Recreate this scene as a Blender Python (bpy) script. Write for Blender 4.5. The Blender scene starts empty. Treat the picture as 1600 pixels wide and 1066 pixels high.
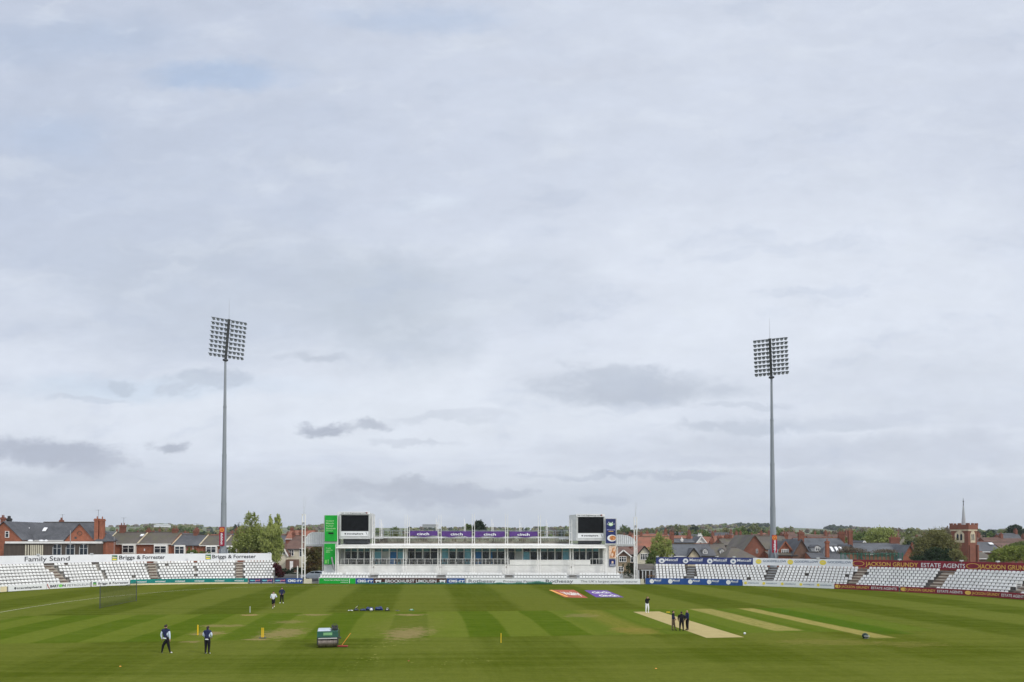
import bpy, bmesh, math, random
from mathutils import Vector, Matrix, noise
random.seed(7)
R = math.radians
# ------------------------------------------------------------------ camera, world, sun, exposure
F, YC, PITCH, HC = 1200.0, 809.4, R(1.7), 7.2
SC = bpy.context.scene
COL = SC.collection
cam_d = bpy.data.cameras.new('camera'); cam = bpy.data.objects.new('camera', cam_d); COL.objects.link(cam)
cam.location = (0, 0, HC); cam.rotation_euler = (R(90) + PITCH, 0, 0)
cam_d.sensor_width = 36; cam_d.lens = 36 * F / 1600; cam_d.shift_y = (YC - 533) / 1600
cam_d.clip_start = 0.5; cam_d.clip_end = 20000
SC.camera = cam
SC.view_settings.view_transform = 'Standard'; SC.view_settings.look = 'None'
SC.view_settings.exposure = 0.0; SC.view_settings.gamma = 1
SUN_EL, SUN_AZ = 38, 128      # azimuth clockwise from +Y (north)
sd = bpy.data.lights.new('sun', 'SUN'); sd.energy = 1.7; sd.angle = R(11); sd.color = (1, .95, .87)
sun = bpy.data.objects.new('sun', sd); COL.objects.link(sun)
sv = Vector((math.sin(R(SUN_AZ)) * math.cos(R(SUN_EL)), math.cos(R(SUN_AZ)) * math.cos(R(SUN_EL)), math.sin(R(SUN_EL))))
sun.rotation_euler = sv.to_track_quat('Z', 'Y').to_euler(); sun.location = (100, -80, 90)

class NT:
    """tiny node-expression helper"""
    def __init__(s, tree): s.t = tree; s.n = tree.nodes; s.l = tree.links
    def put(s, sock, v):
        if isinstance(v, bpy.types.NodeSocket): s.l.new(v, sock)
        elif v is not None:
            if sock.type == 'RGBA' and len(v) == 3: v = (*v, 1)
            sock.default_value = v
    def m(s, op, a, b=None, c=None, clamp=False):
        x = s.n.new('ShaderNodeMath'); x.operation = op; x.use_clamp = clamp
        for i, v in enumerate((a, b, c)):
            if v is not None: s.put(x.inputs[i], v)
        return x.outputs[0]
    def add(s, a, b): return s.m('ADD', a, b)
    def sub(s, a, b): return s.m('SUBTRACT', a, b)
    def mul(s, a, b): return s.m('MULTIPLY', a, b)
    def ss(s, x, a, b):
        q = s.n.new('ShaderNodeMapRange'); q.interpolation_type = 'SMOOTHSTEP'
        s.put(q.inputs['Value'], x); q.inputs['From Min'].default_value = a; q.inputs['From Max'].default_value = b
        return q.outputs[0]
    def mix(s, f, a, b, mode='MIX'):
        q = s.n.new('ShaderNodeMix'); q.data_type = 'RGBA'; q.blend_type = mode
        s.put(q.inputs[0], f); s.put(q.inputs[6], a); s.put(q.inputs[7], b); return q.outputs[2]
    def xyz(s, v):
        q = s.n.new('ShaderNodeSeparateXYZ'); s.put(q.inputs[0], v); return q.outputs
    def vec(s, x, y, z=0.0):
        q = s.n.new('ShaderNodeCombineXYZ')
        for i, v in enumerate((x, y, z)): s.put(q.inputs[i], v)
        return q.outputs[0]
    def noise(s, v, scale, detail=4, rough=.5, dist=0.0):
        q = s.n.new('ShaderNodeTexNoise'); s.put(q.inputs['Vector'], v); q.inputs['Scale'].default_value = scale
        q.inputs['Detail'].default_value = detail; q.inputs['Roughness'].default_value = rough
        q.inputs['Distortion'].default_value = dist; return q.outputs[0]

def lin(r, g, b):
    f = lambda c: (c / 255 / 12.92) if c / 255 <= .04045 else ((c / 255 + .055) / 1.055) ** 2.4
    return (f(r), f(g), f(b))

def build_world():
    w = bpy.data.worlds.new('World'); SC.world = w; w.use_nodes = True
    t = NT(w.node_tree); t.n.clear()
    out = t.n.new('ShaderNodeOutputWorld'); bg = t.n.new('ShaderNodeBackground'); t.l.new(bg.outputs[0], out.inputs[0])
    sky = t.n.new('ShaderNodeTexSky'); sky.sky_type = 'NISHITA'; sky.sun_disc = False
    sky.sun_elevation = R(SUN_EL); sky.sun_rotation = R(SUN_AZ); sky.altitude = 60; sky.dust_density = 3
    bg.inputs[1].default_value = 0.1
    tc = t.n.new('ShaderNodeTexCoord'); d = t.xyz(tc.outputs['Generated'])
    dy = t.m('MAXIMUM', t.m('ABSOLUTE', d[1]), .25)
    u = t.m('DIVIDE', d[0], dy); v = t.m('DIVIDE', d[2], dy)      # slope coordinates of the sky ahead
    # flat cloud layers seen in perspective
    pz = t.m('ADD', t.m('MAXIMUM', d[2], 0.0), .09)
    cx = t.m('DIVIDE', d[0], pz); cy = t.m('DIVIDE', d[1], pz)
    cp = t.vec(cx, cy, 0.0)
    nA = t.noise(cp, .42, 6, .55, .6)
    nB = t.noise(t.vec(t.add(cx, 7.3), t.add(cy, 3.1), 2.0), 1.15, 7, .6, .35)
    nC = t.noise(t.vec(t.mul(u, 1.0), t.mul(v, 2.2), 4.0), 4.5, 8, .62, .3)
    nD = t.noise(t.vec(t.mul(u, 1.0), t.mul(v, 1.7), 1.0), 17, 9, .66, .25)
    # broad tone
    uu = t.ss(t.add(u, t.mul(t.sub(nA, .5), 1.0)), -.75, .55)
    tone = t.mix(uu, lin(199, 207, 224), lin(216, 222, 235))
    band = t.mul(t.ss(t.add(v, t.mul(t.sub(nB, .5), .14)), .50, .22), .8)      # brighter lower half
    tone = t.mix(band, tone, lin(228, 233, 243))
    w1 = t.n.new('ShaderNodeTexNoise'); t.l.new(t.vec(u, t.mul(v, 1.6), 5.0), w1.inputs['Vector']); w1.inputs['Scale'].default_value = 7; w1.inputs['Detail'].default_value = 2
    w2 = t.n.new('ShaderNodeTexNoise'); t.l.new(t.vec(u, t.mul(v, 1.6), 8.0), w2.inputs['Vector']); w2.inputs['Scale'].default_value = 30; w2.inputs['Detail'].default_value = 6; w2.inputs['Roughness'].default_value = .65
    q1 = t.xyz(w1.outputs['Color']); q2 = t.xyz(w2.outputs['Color'])
    u2 = t.add(u, t.add(t.mul(t.sub(q1[0], .5), .10), t.mul(t.sub(q2[0], .5), .055)))
    v2 = t.add(v, t.add(t.mul(t.sub(q1[1], .5), .035), t.mul(t.sub(q2[1], .5), .030)))
    def blob(px, py, rx, ry, amt, dist=.8, soft=.9, n=nC):
        a = t.mul(t.sub(u2, (px - 800) / F), F / rx); b = t.mul(t.sub(v2, (845 - py) / F), F / ry)
        r = t.m('SQRT', t.add(t.mul(a, a), t.mul(b, b)))
        r = t.add(r, t.mul(t.sub(n, .5), -dist * 3.0))
        return t.mul(t.ss(r, 1.0 + soft * .35, 1.0 - soft * .65), amt)
    def lay(f, c):
        nonlocal tone
        tone = t.mix(f, tone, c)
    c_blue = lin(176, 194, 221)
    lay(t.mul(t.ss(nB, .38, .72), .40), lin(196, 203, 220))
    lay(t.mul(t.ss(nC, .52, .75), .30), lin(230, 235, 244))
    lay(blob(400, 450, 380, 115, .72, .5, 1.2, nB), lin(197, 205, 219))
    lay(blob(610, 470, 170, 95, .75, .7, .9), lin(198, 206, 218))
    lay(blob(150, 250, 420, 170, .45, .4, 1.4, nB), lin(195, 204, 221))
    lay(blob(110, 50, 190, 45, .65, .9, 1.2, nB), lin(182, 195, 217))
    lay(blob(320, 105, 120, 26, .75, .9, 1.1), c_blue)
    lay(blob(650, 15, 150, 22, .45, .9, 1.3), c_blue)
    lay(blob(60, 200, 110, 40, .35, .9, 1.3), c_blue)
    lay(blob(900, 90, 120, 20, .4, .9, 1.3), lin(206, 211, 224))
    lay(blob(670, 305, 70, 20, .75, 1.1, 1.0), lin(222, 229, 241))
    lay(blob(1230, 440, 430, 170, .75, .5, 1.5, nB), lin(230, 235, 245))
    lay(blob(820, 450, 110, 55, .5, .9, 1.1), lin(207, 214, 227))
    lay(blob(1330, 285, 90, 16, .4, .9, 1.1), lin(211, 217, 229))
    lay(blob(200, 650, 420, 50, .7, .5, 1.3), lin(226, 231, 241))
    lay(blob(240, 605, 260, 20, .6, .7, 1.2), lin(207, 220, 236))
    lay(blob(760, 640, 430, 62, .7, .5, 1.3), lin(229, 234, 243))
    lay(t.mul(t.ss(t.add(v, t.mul(t.sub(nC, .5), .07)), .115, .06), .70), lin(205, 211, 222))
    lay(t.mul(t.ss(t.add(v, t.mul(t.sub(nD, .5), .03)), .07, .02), .55), lin(197, 204, 214))
    lay(blob(1440, 600, 330, 60, .6, .5, 1.3), lin(211, 217, 229))
    lay(blob(1330, 705, 480, 34, .75, .6, .9), lin(202, 208, 221))
    lay(blob(1200, 768, 500, 26, .6, .5, 1.0), lin(203, 210, 222))
    for px, py, rx, ry, am, col in (
        (75, 712, 105, 20, .95, (181, 187, 202)), (150, 728, 60, 18, .75, (184, 190, 205)), (60, 752, 140, 14, .5, (196, 203, 215)),
        (268, 698, 32, 11, .95, (182, 188, 202)), (320, 594, 62, 13, .75, (191, 199, 213)), (270, 606, 30, 9, .6, (193, 201, 215)),
        (185, 603, 14, 9, .6, (190, 199, 212)), (508, 675, 33, 12, 1.0, (176, 182, 197)), (560, 663, 38, 7, .9, (190, 196, 209)), (490, 563, 50, 8, .7, (194, 201, 214)),
        (610, 768, 85, 20, .95, (190, 196, 209)), (640, 752, 30, 10, .8, (188, 194, 207)), (735, 772, 70, 14, .9, (188, 194, 208)), (700, 655, 90, 8, .5, (203, 209, 221)), (800, 770, 30, 7, .8, (190, 196, 210)),
        (640, 688, 60, 5, .6, (198, 204, 217)), (985, 605, 150, 24, .9, (193, 200, 213)), (960, 580, 70, 16, .8, (196, 203, 216)), (1150, 668, 100, 9, .8, (197, 204, 217)),
        (1280, 660, 170, 12, .65, (200, 207, 220)), (930, 738, 110, 5, .65, (189, 197, 212)), (1090, 744, 60, 6, .7, (191, 198, 213)), (815, 772, 20, 8, .7, (190, 197, 210)), (930, 775, 50, 7, .8, (193, 200, 213)),
        (1160, 632, 60, 5, .5, (198, 205, 218)), (560, 790, 60, 10, .6, (193, 200, 213)), (1360, 645, 150, 10, .5, (205, 211, 224)), (140, 625, 60, 5, .5, (196, 204, 218))):
        n2 = nD if rx < 90 else t.mul(t.add(nC, nD), .5)
        lay(blob(px, py, rx * 1.12, ry * 1.2, am, .78, .85, n2), lin(*col))
    lay(blob(1160, 732, 130, 4.5, .4, .5, 1.6, nD), lin(226, 231, 240))
    lay(blob(1360, 765, 26, 8, .6, .5, 1.1, nD), lin(214, 219, 230))
    lay(blob(150, 790, 60, 10, .45, .7, 1.1, nD), lin(211, 216, 227))
    nE = t.noise(t.vec(t.add(t.mul(u2, .9), t.mul(v2, -.5)), t.mul(v2, 2.4), 3.0), 8, 9, .6, .4)
    lay(t.mul(t.ss(nE, .50, .72), .28), lin(232, 237, 245)); lay(t.mul(t.ss(nE, .48, .28), .30), lin(188, 198, 217))
    fine = t.add(t.mul(t.sub(t.noise(t.vec(u, t.mul(v, 2.6), 9.0), 9, 8, .6, .2), .5), .14), t.mul(t.sub(nD, .5), .12))
    tone = t.mix(1.0, tone, t.vec(*(t.add(fine, 1.0),) * 3), 'MULTIPLY')
    up = t.ss(d[2], .62, .9); tone = t.mix(up, tone, (1.55, 1.6, 1.68))     # unseen cloud deck overhead, brightened on purpose to light the scene
    back = t.mul(t.ss(d[1], .1, -.4), t.ss(d[2], -.02, .1)); tone = t.mix(t.mul(back, .8), tone, (1.15, 1.2, 1.28))  # unseen sky behind the camera, brightened to light walls facing it
    tone = t.mix(1.0, tone, t.vec(10.0, 10.15, 10.25), 'MULTIPLY')
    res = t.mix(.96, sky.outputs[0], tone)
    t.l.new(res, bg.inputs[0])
build_world()

# ------------------------------------------------------------------ picture to place
def ray(px, py):
    a = (px - 800) / F; b = -(py - YC) / F
    return Vector((a, math.cos(PITCH) - b * math.sin(PITCH), math.sin(PITCH) + b * math.cos(PITCH)))
def at(px, py, Y):
    d = ray(px, py); return Vector((0, 0, HC)) + d * (Y / d.y)
def PX(px, Y, py=850): return at(px, py, Y).x
def PZ(py, Y): return at(800, py, Y).z
def gnd(px, py, z=0.0):
    d = ray(px, py); return Vector((0, 0, HC)) + d * ((z - HC) / d.z)

# ------------------------------------------------------------------ materials
MATS = {}
def mat(name, col, rough=.7, var=.12, scale=3.0, spec=.3, metal=0.0, col2=None, stretch=None, bump=0.0):
    if name in MATS: return MATS[name]
    m = bpy.data.materials.new(name); m.use_nodes = True; t = NT(m.node_tree)
    b = t.n['Principled BSDF']; b.inputs['Roughness'].default_value = rough
    b.inputs['Specular IOR Level'].default_value = spec; b.inputs['Metallic'].default_value = metal
    tc = t.n.new('ShaderNodeTexCoord'); v = tc.outputs['Object']
    if stretch:
        mp = t.n.new('ShaderNodeMapping'); mp.inputs['Scale'].default_value = stretch; t.l.new(v, mp.inputs[0]); v = mp.outputs[0]
    n = t.noise(v, scale, 5, .6)
    f = t.ss(n, .3, .7)
    a = [c * (1 - var) for c in col]; c2 = col2 or [min(1, c * (1 + var)) for c in col]
    t.l.new(t.mix(f, a, c2), b.inputs['Base Color'])
    if bump:
        bp = t.n.new('ShaderNodeBump'); bp.inputs['Strength'].default_value = bump; t.l.new(n, bp.inputs['Height']); t.l.new(bp.outputs[0], b.inputs['Normal'])
    MATS[name] = m; return m
def M(name):
    return MATS[name]
def brick_mat(name, c1, c2, mortar, sc=1.0):
    m = bpy.data.materials.new(name); m.use_nodes = True; t = NT(m.node_tree); b = t.n['Principled BSDF']
    b.inputs['Roughness'].default_value = .85; b.inputs['Specular IOR Level'].default_value = .2
    tc = t.n.new('ShaderNodeTexCoord'); p = t.xyz(tc.outputs['Object'])
    q = t.n.new('ShaderNodeTexBrick'); t.l.new(t.vec(t.add(p[0], p[1]), p[2]), q.inputs['Vector'])
    t.put(q.inputs['Color1'], c1); t.put(q.inputs['Color2'], c2); t.put(q.inputs['Mortar'], mortar)
    q.inputs['Scale'].default_value = sc; q.inputs['Brick Width'].default_value = .23; q.inputs['Row Height'].default_value = .075; q.inputs['Mortar Size'].default_value = .008
    n = t.noise(tc.outputs['Object'], .8, 6, .7)
    t.l.new(t.mix(t.ss(n, .25, .8), q.outputs[0], t.mix(.5, q.outputs[0], (.08, .05, .04)),), b.inputs['Base Color'])
    MATS[name] = m
def tile_mat(name, c1, c2, row=.28, moss=None):
    m = bpy.data.materials.new(name); m.use_nodes = True; t = NT(m.node_tree); b = t.n['Principled BSDF']
    b.inputs['Roughness'].default_value = .65; b.inputs['Specular IOR Level'].default_value = .35
    tc = t.n.new('ShaderNodeTexCoord'); p = t.xyz(tc.outputs['Object'])
    q = t.n.new('ShaderNodeTexBrick'); t.l.new(t.vec(t.add(p[0], t.mul(p[1], .37)), t.add(p[2], t.mul(p[1], .6))), q.inputs['Vector'])
    t.put(q.inputs['Color1'], c1); t.put(q.inputs['Color2'], c2); t.put(q.inputs['Mortar'], [c * .45 for c in c1])
    q.inputs['Brick Width'].default_value = .3; q.inputs['Row Height'].default_value = row; q.inputs['Mortar Size'].default_value = .02
    q.inputs['Scale'].default_value = 1.0
    n = t.noise(tc.outputs['Object'], .55, 6, .65); c = t.mix(t.ss(n, .4, .75), q.outputs[0], moss or [x * .6 for x in c1])
    n2 = t.noise(tc.outputs['Object'], .16, 3, .5); c = t.mix(t.mul(t.ss(n2, .4, .7), .35), c, [min(1, x * 1.6) for x in c2])
    t.l.new(c, b.inputs['Base Color']); MATS[name] = m
white = mat('white_paint', (.78, .77, .74), .5, .07, .8)
mat('seat_white', (.76, .76, .745), .45, .10, .45); mat('panel_white', (.77, .78, .80), .45, .04, .5)
mat('concrete', (.30, .285, .26), .9, .25, 1.5); mat('concrete_dark', (.13, .12, .11), .9, .3, 1.2)
mat('step_tan', (.46, .41, .34), .9, .2, 1.2); mat('step_dark', (.17, .125, .10), .9, .25, 1.2); mat('galvanised', (.24, .265, .29), .5, .07, 1.0, .4, 0.0, stretch=(2, 2, .3))
mat('dark_metal', (.055, .06, .065), .5, .2, 4, .4); mat('mid_grey', (.32, .33, .34), .5, .1, 2); mat('light_grey', (.5, .51, .51), .5, .08, 1.2)
mat('corrugated', (.42, .43, .44), .45, .1, 2, .4); mat('screen_black', (.009, .010, .012), .45, .3, 1.4, .12)
mat('glass_dark', (.016, .024, .034), .12, .6, .7, .6); mat('glass_teal', (.08, .20, .22), .15, .35, .7, .6)
mat('blind_cyan', (.19, .42, .50), .5, .12, 1.2); mat('blind_blue', (.04, .16, .36), .5, .2, 1.2); mat('blind_grey', (.42, .44, .42), .6, .12, 1)
mat('navy', (.022, .032, .13), .45, .1, 1); mat('metcalf_blue', (.022, .075, .27), .45, .08, 1); mat('metcalf_navy', (.035, .05, .17), .5, .1, 1)
mat('sign_green', (.008, .36, .035), .45, .12, .6); mat('teal', (.012, .21, .19), .5, .15, .8); mat('cream', (.72, .62, .40), .7, .1, 1)
mat('maroon', (.22, .020, .036), .5, .12, .7); mat('brown_board', (.055, .02, .016), .5, .1, 1); mat('purple', (.085, .035, .18), .6, .12, 1)
mat('gold', (.75, .48, .10), .5, .05, 1); mat('ink', (.02, .022, .035), .6, .1, 1); mat('ink_grey', (.14, .15, .17), .6, .1, 1)
mat('slate_blue', (.10, .15, .24), .6, .1, 1); mat('sun_yellow', (.82, .66, .09), .5, .05, 1); mat('pink', (.75, .25, .32), .5, .1, 1); mat('sky_cyan', (.22, .62, .70), .5, .1, 1)
mat('dafabet_red', (.30, .012, .035), .5, .1, 1); mat('orange', (.80, .30, .04), .5, .1, 1); mat('red', (.34, .045, .03), .6, .15, 2)
mat('yellow', (.80, .52, .02), .5, .08, 2); mat('logo_green', (.03, .16, .09), .5, .1, 1); mat('leaf_logo', (.20, .55, .12), .5, .1, 1)
mat('food_orange', (.62, .16, .05), .6, .5, 3, col2=(.75, .36, .14)); mat('food_pale', (.75, .55, .42), .6, .2, 3)
brick_mat('brick_orange', (.30, .075, .035), (.40, .115, .05), (.30, .2, .15)); brick_mat('brick_red', (.20, .055, .035), (.27, .085, .05), (.25, .17, .13))
brick_mat('brick_brown', (.13, .065, .045), (.19, .10, .065), (.2, .16, .13)); brick_mat('brick_buff', (.30, .23, .14), (.38, .29, .18), (.3, .26, .2))
tile_mat('slate', (.075, .078, .088), (.11, .112, .122)); tile_mat('slate_brown', (.085, .072, .062), (.12, .10, .085), moss=(.10, .095, .05))
tile_mat('slate_bluegrey', (.085, .092, .104), (.115, .122, .135)); tile_mat('tile_red', (.24, .085, .05), (.31, .12, .07), moss=(.16, .08, .05)); tile_mat('tile_brown', (.12, .065, .05), (.165, .09, .065))
mat('lead', (.38, .39, .40), .6, .1, 2); mat('stone', (.55, .47, .33), .8, .2, 1.5); mat('dark_cladding', (.085, .068, .055), .7, .2, .9, stretch=(6, 6, .3))
mat('cream_render', (.60, .56, .44), .85, .12, .8); mat('white_render', (.72, .71, .67), .8, .08, .8); mat('timber', (.24, .12, .05), .7, .3, 3); mat('black_timber', (.03, .026, .024), .7, .2, 2)
mat('asphalt', (.055, .055, .056), .9, .25, .5); mat('tar', (.05, .05, .05), .85, .3, 2)

# ------------------------------------------------------------------ mesh builder
class MB:
    def __init__(s): s.v = []; s.f = []; s.mi = []
    def face(s, pts, m=0):
        k = len(s.v); s.v += [tuple(p) for p in pts]; s.f.append(tuple(range(k, k + len(pts)))); s.mi.append(m); return s
    def hexa(s, p, m=0):
        k = len(s.v); s.v += [tuple(q) for q in p]
        for f in ((0, 3, 2, 1), (4, 5, 6, 7), (0, 1, 5, 4), (1, 2, 6, 5), (2, 3, 7, 6), (3, 0, 4, 7)): s.f.append(tuple(k + i for i in f)); s.mi.append(m)
        return s
    def box(s, x0, x1, y0, y1, z0, z1, m=0):
        return s.hexa([(x0, y0, z0), (x1, y0, z0), (x1, y1, z0), (x0, y1, z0), (x0, y0, z1), (x1, y0, z1), (x1, y1, z1), (x0, y1, z1)], m)
    def beam(s, a, b, w, h, m=0, up=(0, 0, 1)):
        a, b = Vector(a), Vector(b); d = (b - a).normalized(); u = Vector(up)
        if abs(d.dot(u)) > .98: u = Vector((0, 1, 0))
        x = d.cross(u).normalized() * w / 2; y = x.cross(d).normalized() * h / 2
        return s.hexa([a - x - y, a + x - y, a + x + y, a - x + y, b - x - y, b + x - y, b + x + y, b - x + y], m)
    def tube(s, a, b, r0, r1=None, n=8, m=0, cap=True):
        a, b = Vector(a), Vector(b); r1 = r0 if r1 is None else r1; d = (b - a).normalized()
        x = d.orthogonal().normalized(); y = d.cross(x); k = len(s.v)
        for p, r in ((a, r0), (b, r1)):
            for i in range(n):
                t = 2 * math.pi * i / n; s.v.append(tuple(p + x * r * math.cos(t) + y * r * math.sin(t)))
        for i in range(n): j = (i + 1) % n; s.f.append((k + i, k + j, k + n + j, k + n + i)); s.mi.append(m)
        if cap: s.f.append(tuple(k + i for i in range(n))[::-1]); s.mi.append(m); s.f.append(tuple(k + n + i for i in range(n))); s.mi.append(m)
        return s
    def ball(s, c, rx, ry=None, rz=None, n=8, m=0, jit=0.0):
        ry = rx if ry is None else ry; rz = rx if rz is None else rz; c = Vector(c); k = len(s.v); rows = max(3, n // 2)
        for j in range(rows + 1):
            ph = math.pi * j / rows
            for i in range(n):
                th = 2 * math.pi * i / n; q = 1 + random.uniform(-jit, jit)
                s.v.append((c.x + rx * q * math.sin(ph) * math.cos(th), c.y + ry * q * math.sin(ph) * math.sin(th), c.z + rz * q * math.cos(ph)))
        for j in range(rows):
            for i in range(n): a = k + j * n + i; b = k + j * n + (i + 1) % n; s.f.append((a, a + n, b + n, b)); s.mi.append(m)
        return s
    def build(s, name, mats, parent=None, smooth=False):
        me = bpy.data.meshes.new(name); me.from_pydata(s.v, [], s.f)
        if not isinstance(mats, (list, tuple)): mats = [mats]
        for q in mats: me.materials.append(q if not isinstance(q, str) else MATS[q])
        me.polygons.foreach_set('material_index', s.mi)
        if smooth: me.polygons.foreach_set('use_smooth', [True] * len(s.f))
        me.update()
        o = bpy.data.objects.new(name, me); COL.objects.link(o)
        if parent: o.parent = parent
        return o
def tag(o, label, cat, group=None):
    o['label'] = label; o['category'] = cat
    if group: o['group'] = group
    return o
def thing(name, label, cat, loc=(0, 0, 0), rz=0, group=None):
    o = bpy.data.objects.new(name, None); COL.objects.link(o); o.location = loc; o.rotation_euler = (0, 0, rz); o.empty_display_size = .3
    return tag(o, label, cat, group)
def struct(o, kind='structure'): o['kind'] = kind; return o
def dup(root, loc=None, rz=None, label=None, scale=None):
    r = root.copy(); COL.objects.link(r)
    if loc is not None: r.location = loc
    if rz is not None: r.rotation_euler = (0, 0, rz)
    if scale is not None: r.scale = (scale,) * 3 if not isinstance(scale, (tuple, list)) else scale
    if label: r['label'] = label
    for ch in list(root.children):
        c = ch.copy(); COL.objects.link(c); c.parent = r
        for g in ch.children: e = g.copy(); COL.objects.link(e); e.parent = c
    return r

# ------------------------------------------------------------------ lettering
TXT = {}
def glyphs(string, bold=0.0):
    k = (string, bold)
    if k not in TXT:
        c = bpy.data.curves.new('t', 'FONT'); c.body = string; c.resolution_u = 3; c.offset = bold
        o = bpy.data.objects.new('t', c); COL.objects.link(o); bpy.context.view_layer.update()
        me = bpy.data.meshes.new_from_object(o.evaluated_get(bpy.context.evaluated_depsgraph_get()))
        vs = [(v.co.x, v.co.y) for v in me.vertices]; fs = [tuple(p.vertices) for p in me.polygons]
        bpy.data.objects.remove(o); bpy.data.curves.remove(c); bpy.data.meshes.remove(me)
        x0 = min(v[0] for v in vs); x1 = max(v[0] for v in vs)
        TXT[k] = ([((x - x0) / (x1 - x0), y) for x, y in vs], fs, (x1 - x0))
    return TXT[k]
def write(mb, string, mp, u0, u1, v0, capv, m=0, bold=.01):
    """lay a line of text from u0 to u1, its baseline at v0 and capitals capv tall, mapped by mp(u, v)"""
    vs, fs, w = glyphs(string, bold); k = len(mb.v); sc = capv / .70
    mb.v += [tuple(mp(u0 + x * (u1 - u0), v0 + y * sc)) for x, y in vs]
    for f in fs: mb.f.append(tuple(k + i for i in f)); mb.mi.append(m)
def shape(mb, pts, mp, m=0): mb.face([mp(u, v) for u, v in pts], m)
def disc(mb, u, v, ru, rv, mp, m=0, n=14): mb.face([mp(u + ru * math.cos(2 * math.pi * i / n), v + rv * math.sin(2 * math.pi * i / n)) for i in range(n)], m)
def plane_map(Y, eps=.02):          # u = metres in X, v = Z on a wall facing the camera
    return lambda u, v: Vector((u, Y - eps, v))
# ------------------------------------------------------------------ terrain and playing field
SKY = [(-400, 822), (0, 822), (165, 824), (240, 822), (340, 826), (440, 824), (510, 823), (600, 826), (700, 828), (850, 829), (960, 829), (1060, 825), (1130, 823), (1200, 825), (1260, 826), (1310, 830), (1400, 831), (1500, 832), (1560, 832), (1700, 834), (2200, 834)]
def skyline(px):
    for (a, ya), (b, yb) in zip(SKY, SKY[1:]):
        if px <= b: return ya + (yb - ya) * max(0, min(1, (px - a) / (b - a)))
    return 834
def terr(x, y):
    r = max(abs(y), .5 * abs(x), 1.0)
    px = 800 + F * x / max(y, .5 * abs(x), 1)
    zt = HC + (845 - skyline(px)) * 2000 / F
    k = max(0.0, min(1.0, (r - 230) / 1770)); z = zt * (k ** 1.35)
    if r > 2000: z = zt * max(0.0, 1 - (r - 2000) / 2500)
    z += k * 7 * (noise.noise(Vector((x / 260, y / 260, 1))))
    return z - .03
def build_ground():
    bm_v, bm_f = [], []
    ys = [-400, -150, -40] + [i * 25 for i in range(0, 12)] + [300 + i * 50 for i in range(1, 35)] + [2100, 2300, 2600, 3200, 4200, 6500]
    xs = sorted({s * q for s in (-1, 1) for q in [0, 30, 60, 100, 140, 200, 260, 320, 400, 480, 560, 640, 730, 820, 920, 1030, 1150, 1300, 1500, 1750, 2100, 2600, 3400, 5000]})
    for y in ys:
        for x in xs: bm_v.append((x, y, terr(x, y)))
    n = len(xs)
    for j in range(len(ys) - 1):
        for i in range(n - 1): bm_f.append((j * n + i, j * n + i + 1, (j + 1) * n + i + 1, (j + 1) * n + i))
    me = bpy.data.meshes.new('ground'); me.from_pydata(bm_v, [], bm_f)
    m = bpy.data.materials.new('countryside'); m.use_nodes = True; t = NT(m.node_tree); b = t.n['Principled BSDF']; b.inputs['Roughness'].default_value = .95
    tc = t.n.new('ShaderNodeTexCoord'); p = tc.outputs['Object']
    vo = t.n.new('ShaderNodeTexVoronoi'); t.put(vo.inputs['Scale'], .006); t.l.new(p, vo.inputs['Vector'])
    c = t.mix(t.xyz(vo.outputs['Color'])[0], (.075, .10, .045), (.16, .18, .08))
    c = t.mix(t.ss(t.noise(p, .02, 6, .6), .45, .6), c, (.07, .085, .045))
    pp = t.xyz(p); near = t.ss(pp[1], 420, 200)
    c = t.mix(near, c, t.mix(t.noise(p, .3, 5), (.10, .10, .08), (.17, .16, .14)))
    t.l.new(c, b.inputs['Base Color']); me.materials.append(m)
    for q in me.polygons: q.use_smooth = True
    o = bpy.data.objects.new('ground', me); COL.objects.link(o); struct(o)
build_ground()

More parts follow.
